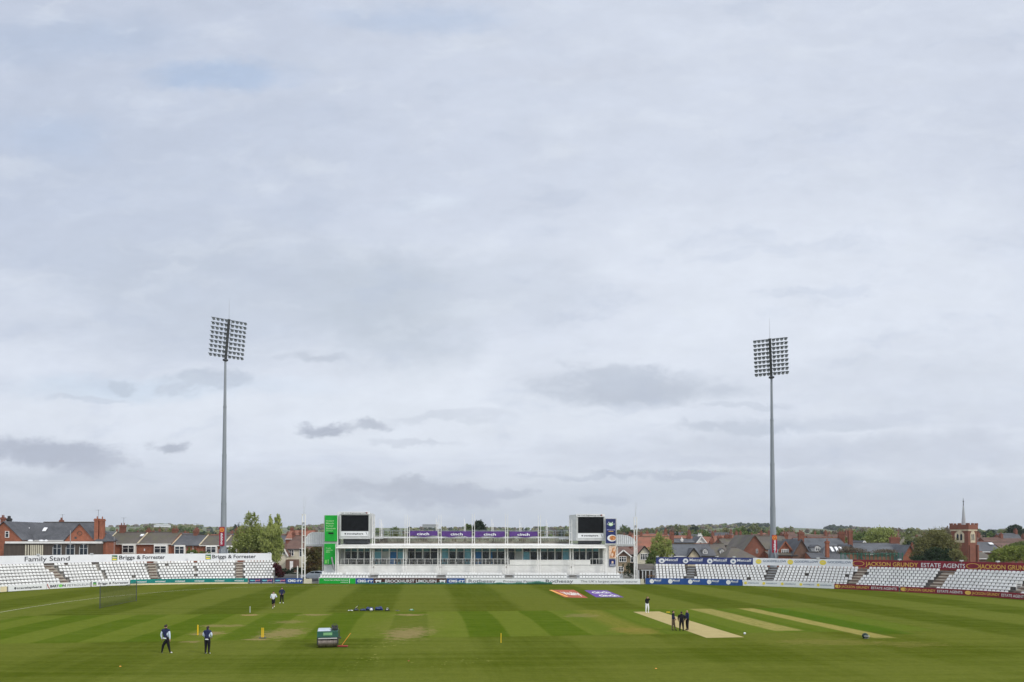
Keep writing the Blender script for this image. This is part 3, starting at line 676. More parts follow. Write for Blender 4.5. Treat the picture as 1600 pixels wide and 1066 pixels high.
# right-hand stands
OR = 6.9
a0, a1, a2, a3 = s_at(1026, 1.1), s_at(1205, 1.1), s_at(1322, 1.1), s_at(1680, 1.1)
mm = []
for q in (1044, 1081.5, 1119, 1157):
    l, r = sx(q - 16, OR), sx(q + 16, OR); w = r - l
    mm += [('d', l + .12 * w + .1, .5, .42, .42, 'panel_white'), ('d', l + .12 * w + .1, .47, .17, .15, 'slate_blue', 1), ('t', 'Metcalf', l + .34 * w, r, .46, .38, 'panel_white', .012), ('p', [(l + .34 * w, .24), (r - .1, .24), (r - .1, .29), (l + .34 * w, .29)], 'slate_blue')]
gm = []
for q in (1205, 1256, 1306.5):
    l, r = sx(q - 25, OR), sx(q + 23, OR); w = r - l
    gm += [('d', l + .09 * w, .52, .40, .40, 'sun_yellow'), ('p', [(l + .03 * w, .5), (l + .15 * w, .5), (l + .15 * w, .56), (l + .03 * w, .56)], 'cream', 1), ('t', 'GOODFELLOW', l + .23 * w, r, .46, .30, 'slate_blue', .012)]
curved_stand('stand of white seats under the dark blue Metcalf panel', a0, a1 - .02, 7, 1.1, .8, .10, .385,
             [(s_at(1077, 1.2), .60), (s_at(1199, 1.2), .66)], [], [(sx(1024, OR), sx(1176, OR), 3.12, 4.34, OR, 'metcalf_navy', mm), (sx(1176.3, OR), sx(1210, OR) , 3.12, 4.30, OR, 'panel_white', gm[:3])],
             'mid_grey', .56, .003, 'concrete_dark', (True, False))
curved_stand('stand of white seats under the white Goodfellow panel', a1, a2 - .02, 7, 1.1, .8, .12, .385,
             [], [], [(sx(1210.2, OR), sx(1331.5, OR), 3.12, 4.26, OR, 'panel_white', gm[3:])], 'mid_grey', .56, .003, 'concrete_dark', (False, False))
jm = []
for q in (1334, 1511.5):
    l = sx(q, OR); sc = (sx(1600, OR) - sx(1507, OR)) / 93
    L_ = lambda px: sx(px, OR) if px < 1640 else sx(1600, OR) + (px - 1600) * sc
    jm += [('d', L_(q + 7), .5, .85, .40, 'gold'), ('d', L_(q + 7), .5, .76, .34, 'maroon', 1), ('t', 'jackson grundy', L_(q + 2.5), L_(q + 11.5), .45, .14, 'gold', .0, ), ('t', 'JACKSON GRUNDY', L_(q + 17.5), L_(q + 100), .24, .50, 'gold', .004), ('t', 'ESTATE AGENTS', L_(q + 104), L_(q + 173), .24, .50, 'panel_white', .004)]
jm = [x for x in jm if not (x[0] == 't' and x[1] == 'ESTATE AGENTS' and x[2] > sx(1600, OR))]
curved_stand('stand of white seats under the long maroon Jackson Grundy panel', a2, a3, 7, 1.1, .8, .14, .385,
             [(s_at(1324, 1.2), .6), (s_at(1452, 1.2), .68), (s_at(1581, 1.2), .66)], [], [(sx(1331.8, OR), s_at(1700, OR), 3.08, 4.28, OR, 'maroon', jm)], 'step_tan', .56, .003, 'concrete_dark', (False, True))
# ------------------------------------------------------------------ the two storey cricket centre
YP = 132.6
def build_centre():
    root = thing('cricket_centre', 'long white two storey cricket centre with glazed upper floor and balcony behind the far boundary', 'sports building', (0, YP, 0))
    X = lambda px, Y=YP: PX(px, Y); Z = lambda py, Y=YP: PZ(py, Y)
    def B(name, m, x0, x1, y0, y1, z0, z1, par=root):
        mb = MB(); mb.box(x0, x1, y0 - YP, y1 - YP, z0, z1); return mb.build(name, m, par)
    xa, xb = X(527), X(945)
    mb = MB(); mb.box(xa, xb, 0, 12, 0, Z(882.2))                                # lower wall with weatherboard shadows
    z = .9
    while z < Z(882.2) - .1: mb.box(xa + .01, xb - .01, -.025, 0.0, z, z + .16); z += .24
    mb.build('front_wall', 'white_paint', root)
    for q in (583.5, 688.5, 791, 892): B('vent', 'concrete', X(q) - .13, X(q) + .13, YP - .10, YP - .026, Z(887.5), Z(885.2))
    YG = YP + 2.4
    B('upper_wall', 'light_grey', xa, xb, YG + .25, YP + 12, Z(882.2) + .002, Z(851, YG))
    # glazing bays
    xg = lambda px: PX(px, YG); zt, zm0, zm1, zb = PZ(856.2, YG), PZ(862, YG), PZ(863.4, YG), Z(882.2) + .01
    D, C, Bl, G, T = 'glass_dark', 'blind_cyan', 'blind_blue', 'blind_grey', 'glass_teal'
    bays = [(538.5, 579.5, [D, D, D, D], [T, T, T, T]), (584.5, 632.5, [C, G, Bl, C], [T, T, T, T]), (636.5, 684.5, [D, D, D, D], [D, T, T, D]), (689.5, 737, [C, D, D, C], [C, T, T, C]),
            (741.5, 789, [Bl, D, D, D], [T, T, T, T]), (793, 840, [D, G, C, D], [D, T, D, T]), (844, 890, [D, D, D, C], [T, T, T, C]), (895, 936, [D, D, D, D], [T, T, T, C])]
    for a, b, lo, hi in bays:
        x0, x1 = xg(a), xg(b); fr = MB(); w = .12
        for xx in [x0 + (x1 - x0) * i / 4 for i in range(5)]:
            ww = w if xx in (x0, x1) or abs(xx - (x0 + x1) / 2) < .01 else w * .55
            fr.box(xx - ww, xx + ww, YG - YP - .05, YG - YP + .2, zb, zt)
        fr.box(x0 + .13, x1 - .13, YG - YP - .052, YG - YP + .18, zm0, zm1 + .12); fr.box(x0 + .13, x1 - .13, YG - YP - .048, YG - YP + .18, zt - .08, zt + .02)
        f = fr.build('window', 'white_paint', root)
        for i in range(4):
            p0, p1 = x0 + (x1 - x0) * i / 4 + .125, x0 + (x1 - x0) * (i + 1) / 4 - .125
            B('pane', lo[i], p0, p1, YG + .04, YG + .10, zb, zm0 - .01, f); B('pane', hi[i], p0, p1, YG + .042, YG + .10, zm1 + .13, zt - .09, f)
            if lo[i] == D and i % 2 == 0: B('pane', 'blind_blue' if a == 741.5 else 'ink_grey', p0 + .1, p0 + .32, YG + .02, YG + .038, zb, zm0 - .05, f)
    # balcony: slab, rail, solid part on the right
    B('balcony_slab', 'white_paint', xa - .02, xb + .02, YP - .12, YG + .3, Z(882.8), Z(882.2) + .006)
    mb = MB(); r0, r1 = X(533), X(796); zt2 = Z(873.4)
    mb.box(r0, r1, -.08, -.02, zt2 - .05, zt2 + .03)
    q = 533
    while q <= 796: mb.box(X(q) - .03, X(q) + .03, -.078, -.022, Z(882), zt2 - .05); q += 11.9
    for k in range(1, 4): mb.box(r0, r1, -.06, -.045, Z(882) + k * .24, Z(882) + k * .24 + .02)
    r2, r3 = X(922), X(942); mb.box(r2, r3, -.08, -.02, zt2 - .05, zt2 + .03)
    for q in (922, 932, 942): mb.box(X(q) - .03, X(q) + .03, -.078, -.022, Z(882), zt2 - .05)
    mb.build('balcony_rail', 'white_paint', root)
    B('balcony_screen', 'white_paint', X(796.3), X(921.7), YP - .09, YP + .0, Z(882.1), Z(874.8))
    # canopy: sloping white roof edge with soffit
    c0, c1 = PX(525.5, YP - 1.5), PX(947, YP - 1.5); zc0, zc1 = PZ(856.2, YP - 1.5), PZ(852.3, YP - 1.5); zr = PZ(849.3, YG)
    mb = MB(); mb.hexa([(c0, -1.5, zc0), (c1, -1.5, zc0), (c1, 3.6, zc0 + .15), (c0, 3.6, zc0 + .15), (c0 + .3, -1.5, zc1), (c1 - .3, -1.5, zc1), (c1 - .3, 3.6, zr), (c0 + .3, 3.6, zr)])
    mb.tube((c0, -1.52, zc0 - .02), (c1, -1.52, zc0 - .02), .09, n=8); mb.build('canopy_roof', 'white_paint', root)
    # paired columns
    for q in (529, 582, 633.5, 687, 739.5, 791.5, 842, 892.5, 943.5):
        mb = MB()
        for s in (-.22, .22): mb.tube((X(q) + s, -.9, 0), (X(q) + s, -.9, zc0 + .05), .065, n=8)
        for z in (2.0, 3.6, 5.2): mb.tube((X(q) - .22, -.9, z), (X(q) + .22, -.9, z), .03, n=6)
        mb.build('column', 'white_paint', root)
    for q, h in ((583, 806), (634, 804), (637.5, 808), (687, 805), (739.5, 803), (791.5, 803), (843, 805), (892, 812)):          # roof masts
        mb = MB()
        for s in (-.20, .20):
            mb.tube((X(q) + s, .4, zc0 + .3), (X(q) + s, .4, Z(h)), .062, .035, n=6)
        for z in (7.3, 8.6, 9.9): mb.tube((X(q) - .2, .4, z), (X(q) + .2, .4, z), .025, n=5)
        mb.build('roof_mast', 'white_paint', root)
    for q, h in ((593.5, 811), (681.5, 810), (725.5, 811), (768.5, 811), (812, 812), (853.5, 812), (596, 812)):
        mb = MB(); mb.tube((X(q, 141), 8.4, 7), (X(q, 141), 8.4, PZ(h, 141)), .06, .05, n=6); mb.tube((X(q + 2, 141), 8.4, 7), (X(q + 2, 141), 8.4, PZ(h + 6, 141)), .045, n=6); mb.build('rear_mast', 'white_paint', root)
    # roof deck behind the canopy: ribbed slope, white ledge, rails
    YU = YP + 3.7; zu = lambda py: PZ(py, YU)
    mb = MB(); xl, xr = X(580), X(893)
    mb.box(xl, xr, 3.7, 11, zr - .3, zu(846.5)); x = xl
    while x < xr: mb.hexa([(x, 3.65, zu(847.5)), (x + .13, 3.65, zu(847.5)), (x + .13, 4.0, zu(847.5)), (x, 4.0, zu(847.5)), (x, 3.35, zu(841.2)), (x + .13, 3.35, zu(841.2)), (x + .13, 3.7, zu(841.2)), (x, 3.7, zu(841.2))]); x += .30
    mb.build('ribbed_fascia', mat('weathered_rib', (.27, .245, .20), .8, .45, .5), root)
    mb = MB(); mb.box(xl, xr, 3.1, 11.2, zu(841.2) + .004, zu(838.6)); mb.box(xl, PX(600, YU), 2.9, 3.09, zu(841.8), zu(839.6)); mb.box(PX(873, YU), xr, 2.9, 3.09, zu(843), zu(841)); mb.build('roof_deck', 'light_grey', root)
    mb = MB(); ztp = zu(828.6)
    mb.box(xl, xr, 3.2, 3.26, ztp - .04, ztp + .03); mb.box(xl, xr, 3.21, 3.25, zu(833.6), zu(833.1)); x = xl
    while x < xr: mb.box(x - .03, x + .03, 3.19, 3.27, zu(838.6), ztp); x += 1.6
    mb.box(xl, xr, 10.9, 10.96, ztp - .1, ztp - .03); x = xl
    while x < xr: mb.box(x - .03, x + .03, 10.9, 10.96, zu(838.6), ztp - .1); x += 1.6
    mb.build('deck_rail', 'galvanised', root)
    # seats and tables stored on the deck and balcony chairs
    k = 0
    for q in [545 + i * 5.1 for i in range(48)]:
        if random.random() < .82:
            mb = MB(); x = X(q); y = 1.2 + random.uniform(-.2, .5); z = Z(882.2) + .01
            mb.box(x - .2, x + .2, y - .2, y + .2, z + .42, z + .47); mb.box(x - .2, x + .2, y + .16, y + .2, z + .47, z + .9)
            for a in (-.17, .17):
                for b in (-.17, .17): mb.box(x + a - .02, x + a + .02, y + b - .02, y + b + .02, z, z + .42)
            o = mb.build('balcony_chair', 'dark_metal'); o.location = (0, YP, 0)
            nb = min(7, int((q - 538) / 51)); w_ = ('first', 'second', 'third', 'fourth', 'fifth', 'sixth', 'seventh', 'eighth')[nb]
            tag(o, 'dark metal chair on the balcony before the %s glazed bay from the green tower' % w_, 'chair', 'dark chairs before the %s bay' % w_)
build_centre()

def flat_letters(parent, Y, items, y0):
    """items of lettering in pixel boxes on a wall at depth Y; y0 = parent's y"""
    mb = MB(); mats = []
    def mi(nm):
        if nm not in mats: mats.append(nm)
        return mats.index(nm)
    mp = lambda e: (lambda u, v: Vector((u - parent.location.x, Y - e - y0, v)))
    for it in items:
        if it[0] == 't': _, s, a, b, yb, cap, m = it[:7]; write(mb, s, mp(.02), PX(a, Y), PX(b, Y), PZ(yb, Y), cap * Y / F, mi(m), it[7] if len(it) > 7 else .012)
        if it[0] == 'p': shape(mb, [(PX(a, Y), PZ(b, Y)) for a, b in it[1]], mp(.012 + .004 * (it[3] if len(it) > 3 else 0)), mi(it[2]))
        if it[0] == 'd': disc(mb, PX(it[1], Y), PZ(it[2], Y), it[3] * Y / F, it[4] * Y / F, mp(.012 + .004 * (it[6] if len(it) > 6 else 0)), mi(it[5]))
    return mb.build('lettering', mats, parent)

def screen_box(label, x0, x1, xs0, xs1, yt, ys0, ys1, yb, side, tl):
    Y = YP + .3; root = thing('scoreboard_screen', label, 'video screen', (0, Y, 0), 0, 'video screens on the roof')
    X = lambda px: PX(px, Y); Z = lambda py: PZ(py, Y)
    mb = MB(); d = 3.4
    mb.box(X(xs0 - 3.2), X(xs1 + 2.5), .25, d, Z(yb), Z(yt + 2))                             # housing
    mb.box(X(xs0 - 3.2), X(xs0 - .4), -.1, .24, Z(yb), Z(yt + 4)); mb.box(X(xs1 + .4), X(xs1 + 2.5), -.1, .24, Z(yb), Z(yt + 4))
    mb.box(X(xs0 - .39), X(xs1 + .39), -.08, .24, Z(yb), Z(ys1 + .3))
    if side < 0: mb.hexa([(X(x0), 1.3, Z(yb)), (X(xs0 - 3.3), .0, Z(yb)), (X(xs0 - 3.3), d, Z(yb)), (X(x0), d, Z(yb)), (X(x0), 1.3, Z(yt + 1.4)), (X(xs0 - 3.3), .0, Z(yt + .8)), (X(xs0 - 3.3), d, Z(yt + .8)), (X(x0), d, Z(yt + 1.4))])
    else: mb.box(X(xs1 + 2.6), X(x1), .5, d, Z(yb - 1), Z(yt + 3.5))
    mb.build('housing', 'light_grey', root)
    mb = MB(); mb.box(X(xs0), X(xs1), .05, .245, Z(ys1), Z(ys0)); mb.build('screen', 'screen_black', root)
    mb = MB(); mb.box(X(xs0 - 3.0), X(xs1 + 2.0), -.2, .22, Z(yt + 4.3), Z(yt)); mb.build('header_panel', 'panel_white', root)
    mb = MB(); mb.box(X(xs0 - 1), X(xs1), -.14, -.082, Z(ys1 + 8), Z(ys1 + .9)); mb.build('sponsor_panel', 'panel_white', root)
    mb = MB(); mb.box(X(xs0 + 2), X(xs1 - 2), .6, 3.0, Z(849.6), Z(yb) - .01); mb.build('support', 'dark_metal', root)
    w = xs1 - xs0
    o = flat_letters(root, Y - .2, [('t', 'Hill Civil Engineering Ltd', xs0 - 1, xs1 - 6, yt + 3.1, 1.9, 'ink', .01), ('d', xs1 - 2.6, yt + 2.1, 1.2, 1.2, 'red'), ('d', xs1 - 4, yt + 2.1, 1.1, 1.1, 'ink')], Y)
    o2 = flat_letters(root, Y - .14, [('d', xs0 + 6.2, ys1 + 4.4, 1.2, 1.2, 'ink'), ('t', 'travelsphere', xs0 + 8.5, xs1 - 8, ys1 + 5.4, 2.2, 'ink', .03), ('p', [(xs1 - 4.2, ys1 + 1.6), (xs1 - 3.4, ys1 + 1.6), (xs1 - 1.2, ys1 + 7), (xs1 - 1.9, ys1 + 7)], 'ink_grey')], Y)
    return root
screen_box('grey box with black video screen beside the green tower', 529, 580, 533.2, 575.5, 799.6, 805.6, 829.8, 842.2, 1, 0)
screen_box('grey box with black video screen beside the navy food banners', 891.5, 948, 903.5, 942.8, 803.2, 808.6, 832.8, 845, -1, 0)

for k, (a, b, ya) in enumerate(((638.5, 683.5, 0), (690, 737, .3), (741.5, 789, .6), (796, 840, .8))):
    Y = YP + 2.9; mb = MB(); n = 12; x0, x1 = PX(a, Y), PX(b, Y); zt, zb = PZ(829.8 + ya, Y), PZ(838.2 + ya, Y)
    for i in range(n):
        u0, u1 = i / n, (i + 1) / n; s0, s1 = .07 * math.sin(u0 * 14 + k), .07 * math.sin(u1 * 14 + k); b0, b1 = .12 * math.sin(u0 * 9 + k * 2), .12 * math.sin(u1 * 9 + k * 2)
        xx0, xx1 = x0 + (x1 - x0) * u0, x0 + (x1 - x0) * u1
        mb.hexa([(xx0, s0, zb + b0), (xx1, s1, zb + b1), (xx1, s1 + .03, zb + b1), (xx0, s0 + .03, zb + b0), (xx0, 0, zt), (xx1, 0, zt), (xx1, .03, zt), (xx0, .03, zt)])
    o = mb.build('rail_banner', 'purple'); o.location = (0, Y, 0)
    tag(o, 'purple cloth banner reading cinch, ' + ['nearest the left video screen', 'second from the left video screen', 'second from the right video screen', 'nearest the right video screen'][k], 'banner', 'purple banners on the deck rail')
    c = (a + b) / 2; flat_letters(o, Y - .14, [('t', 'cinch', c - 9.5, c + 9.5, 836.3 + ya, 3.9, 'panel_white', .02)], Y)

def sign_tower():
    Y = YP - .4
    r = thing('sign_tower', 'tall bright green sign tower at the left end of the cricket centre', 'sign', (0, Y, 0))
    X = lambda q: PX(q, Y); Z = lambda q: PZ(q, Y)
    mb = MB(); mb.box(X(505.5), X(526), .2, 3, 0, Z(805)); mb.build('tower', 'light_grey', r)
    mb = MB(); mb.box(X(507.4), X(526.6), .0, .19, Z(846), Z(805.4)); mb.build('upper_panel', 'sign_green', r)
    mb = MB(); mb.box(X(506.6), X(524), .0, .19, Z(882), Z(849.5)); mb.build('lower_panel', 'sign_green', r)
    mb = MB(); mb.box(X(513), X(521), -.03, -.002, Z(834.6), Z(832.2)); mb.build('digital_display', 'screen_black', r)
    for q in (526.4, 529.3): 
        mb = MB(); mb.tube((X(q), -.8, 0), (X(q), -.8, Z(800 if q > 527 else 851)), .07, n=8); mb.build('pole', 'white_paint', r)
    mb = MB(); mb.beam((X(519.5), -.5, Z(870.5)), (X(524.2), -.5, Z(892)), .5, .15); mb.beam((X(518.6), -.3, Z(871)), (X(522), -.3, Z(890)), .15, .12, 1); mb.build('leaning_flap', ['mid_grey', 'dark_metal'], r)
    it = [('t', s, 509.3, b, y, h, 'leaf_pale', .01) for s, b, y, h in (('Howard', 521, 815, 2.1), ('Marsh', 521.5, 819, 2.3), ('Turner', 521, 822.8, 2.0), ('Goodwin', 524, 827, 2.4), ('solicitors', 520, 830, 1.3), ('Proudly', 517, 857.3, 1.5), ('supporting', 519.6, 860.3, 1.5), ('NCCC', 515.5, 863.6, 1.8))]
    mat('leaf_pale', (.55, .78, .45), .5, .05)
    flat_letters(r, Y, it + [('p', [(508, 875), (511, 875), (511, 880.5), (508, 880.5)], 'leaf_logo'), ('p', [(512.6, 874.5), (513.4, 874.5), (513.4, 881), (512.6, 881)], 'leaf_pale')], Y)
sign_tower()
def food_tower():
    Y = YP - .4
    r = thing('sign_tower', 'tall white tower with navy food banners at the right end of the cricket centre', 'sign', (0, Y, 0))
    X = lambda q: PX(q, Y); Z = lambda q: PZ(q, Y)
    mb = MB(); mb.box(X(944.5), X(963.5), .3, 3, 0, Z(851)); mb.build('tower', 'white_paint', r)
    mb = MB(); mb.box(X(945.6), X(963.8), .1, .29, Z(850.6), Z(810)); mb.box(X(945.6), X(963.8), -.1, .09, Z(851.4), Z(849.4)); mb.build('banner_frame', 'light_grey', r)
    mb = MB(); mb.box(X(946.8), X(962.2), .0, .095, Z(849.1), Z(811)); o = mb.build('upper_banner', 'navy', r); o['label'] = 'navy banner with white and yellow emblem above a plate of food'
    mb = MB(); mb.box(X(951.5), X(962.6), .1, .28, Z(872.6), Z(853)); mb.build('food_poster', 'food_pale', r)
    mb = MB(); mb.box(X(952), X(961.8), .1, .28, Z(885), Z(874)); mb.build('lower_banner', 'navy', r)
    L = [('d', 954.4, 819.5, 3.6, 2.6, 'leaf_pale'), ('d', 951.5, 816.3, .8, .7, 'panel_white', 1), ('d', 957, 816.3, .8, .7, 'panel_white', 1), ('d', 949, 819, .7, .7, 'panel_white', 1), ('d', 959.6, 819, .7, .7, 'panel_white', 1), ('d', 954.4, 819.5, 2.2, 1.4, 'panel_white', 1),
         ('t', 'SPICE BAR', 947.8, 961, 828.8, 1.4, 'lav', .02), ('p', [(951, 829.8), (958.4, 829.8), (958.4, 830.8), (951, 830.8)], 'gold'),
         ('p', [(962.2 + 0 if a > 6.0 else 956.2 + a, 841.0 + b) for a, b in [(7.4 * math.cos(t / 8 * math.pi), 5.3 * math.sin(t / 8 * math.pi)) for t in range(16)]], 'panel_white'),
         ('p', [(min(962.1, 957.4 + 5.3 * math.cos(t / 8 * math.pi)), 840.8 + 3.9 * math.sin(t / 8 * math.pi)) for t in range(16)], 'food_orange', 1)]
    mat('lav', (.45, .45, .85), .5, .05)
    flat_letters(r, Y, L, Y)
    Y2 = Y + .1
    flat_letters(r, Y2, [('p', [(953, 871.5), (957, 857), (959.5, 855), (962, 860), (960, 871)], 'food_orange'), ('d', 956.6, 867, 1.8, 3, 'food_pale', 1), ('d', 959.6, 859.5, 1.3, 2.2, 'food_pale', 1), ('d', 957, 878.5, 1.6, 1.8, 'food_pale', 1), ('t', 'EST', 955, 959, 881.5, 1, 'panel_white', .02), ('p', [(953, 882.6), (961, 882.6), (961, 883.6), (953, 883.6)], 'panel_white')], Y)
food_tower()

def arch_canopy(label, x0, x1, xr, ytop, ybot, hi_left):
    Y = YP + 2; r = thing('arched_canopy', label, 'canopy', (0, Y, 0), 0, 'arched canopies at the ends of the cricket centre')
    mb = MB(); n = 26; L = 9.0; x0w, x1w = PX(x0, Y), PX(x1, Y); xr = PX(xr, Y); zt, zb = PZ(ytop, Y), PZ(ybot, Y)
    # quarter barrel springing from the outer edge, its ribs running up the curve
    for k in range(14):
        for h in range(2):
            t0, t1 = (k * 2 + h) / 28, (k * 2 + h + 1) / 28
            def arc(t): 
                a = t * math.pi / 2
                return (x0w + (xr - x0w) * (1 - math.cos(a)), zb + .35 + (zt - zb - .35) * math.sin(a))
            (xa, za), (xb_, zb_) = arc(t0), arc(t1)
            mb.hexa([(xa, 0, za - .08), (xb_, 0, zb_ - .08), (xb_, L, zb_ - .08), (xa, L, za - .08), (xa, 0, za), (xb_, 0, zb_), (xb_, L, zb_), (xa, L, za)])
    # the flat run to the tower
    a, b = (xr, x1w) if xr < x1w else (x1w, xr)
    mb.box(a, b, 0, L, zt - .08, zt)
    # front gable infill with ribs
    pts = [(x0w, zb)] + [arc(t / 12) for t in range(13)] + [(x1w, zt), (x1w, zb)]
    mb.face([(p[0], .05, p[1]) for p in pts]); mb.face([(p[0], .12, p[1]) for p in pts][::-1])
    m = mat('ribbed_sheet', (.78, .79, .80), .45, .1, 1); mb.build('barrel_roof', m, r)
    mb = MB(); lo, hi = min(x0w, x1w), max(x0w, x1w); x = lo + .15
    while x < hi:
        k = abs(x - x0w); tt = 1 if k >= abs(xr - x0w) else math.sin(math.acos(1 - k / abs(xr - x0w)))
        top = zb + .35 + (zt - zb - .35) * tt
        mb.hexa([(x, -.02, zb + .02), (x + .14, -.02, zb + .02), (x + .14, .048, zb + .02), (x, .048, zb + .02), (x, -.02, top - .05), (x + .14, -.02, top - .05), (x + .14, .048, top - .05), (x, .048, top - .05)]); x += .34
    mb.build('ribs', mat('rib_grey', (.5, .51, .53), .5), r)
    mb = MB(); mb.box(lo, hi, -.15, .03, zb - .28, zb + .01); x = lo + .2
    while x < hi: mb.box(x, x + .1, -.1, L, zb - .42, zb - .29); x += .5
    mb.build('eaves_beam', 'light_grey', r)
    for xx in (x0w, x0w + (x1w - x0w) * .9): 
        mb = MB(); mb.tube((xx, .2, 0), (xx, .2, zb - .28), .08, n=8); mb.build('post', 'white_paint', r)
arch_canopy('arched ribbed grey canopy between the left mast and the green tower', 476.5, 507, 490, 831.5, 850.5, True)
arch_canopy('arched pale canopy between the food tower and the right mast', 993, 962, 968, 835.5, 850.5, False)

def lattice_mast(label, px, ytop, yant, w=4.6):
    Y = 130.6; x = PX(px, Y); r = thing('lattice_mast', label, 'mast', (x, Y, 0), 0, 'white masts beside the cricket centre')
    mb = MB(); h = PZ(ytop, Y); s = w / 2 * Y / F
    for q in (-s, s): mb.tube((q, 0, 0), (q, 0, h), .10, .075, n=8)
    z = 1.2
    while z < h: mb.tube((-s, 0, z), (s, 0, z), .045, n=6); z += 1.15
    mb.box(-s - .1, s + .1, -.1, .1, h, h + .06); mb.build('frame', 'white_paint', r)
    mb = MB(); mb.tube((0, 0, h), (0, 0, PZ(yant, Y)), .03, .015, n=5); mb.tube((0, .1, h), (.35, .1, h + 2.6), .015, n=5); mb.build('aerial', 'light_grey', r)
    mb = MB(); mb.box(-.12, .12, -.25, -.05, h - 1.7, h - 1.3); mb.build('lamp_head', 'mid_grey', r)
lattice_mast('tall white twin tube mast with aerial left of the arched ribbed canopy', 474.3, 804, 776)
lattice_mast('tall white twin tube mast with aerial right of the food tower', 993, 809, 785, 4)

# two rows of seats in front of the cricket centre
curved_stand('low stand with two rows of white seats in front of the cricket centre', s_at(499, 1.0), s_at(973, 1.0), 2, 1.0, .85, .54, .47,
             [(s_at(583.5, 1.2), .62), (s_at(689, 1.2), .62), (s_at(794, 1.2), .62), (s_at(896, 1.2), .62)], [], [], 'concrete', .52, .004, 'light_grey', (True, True))

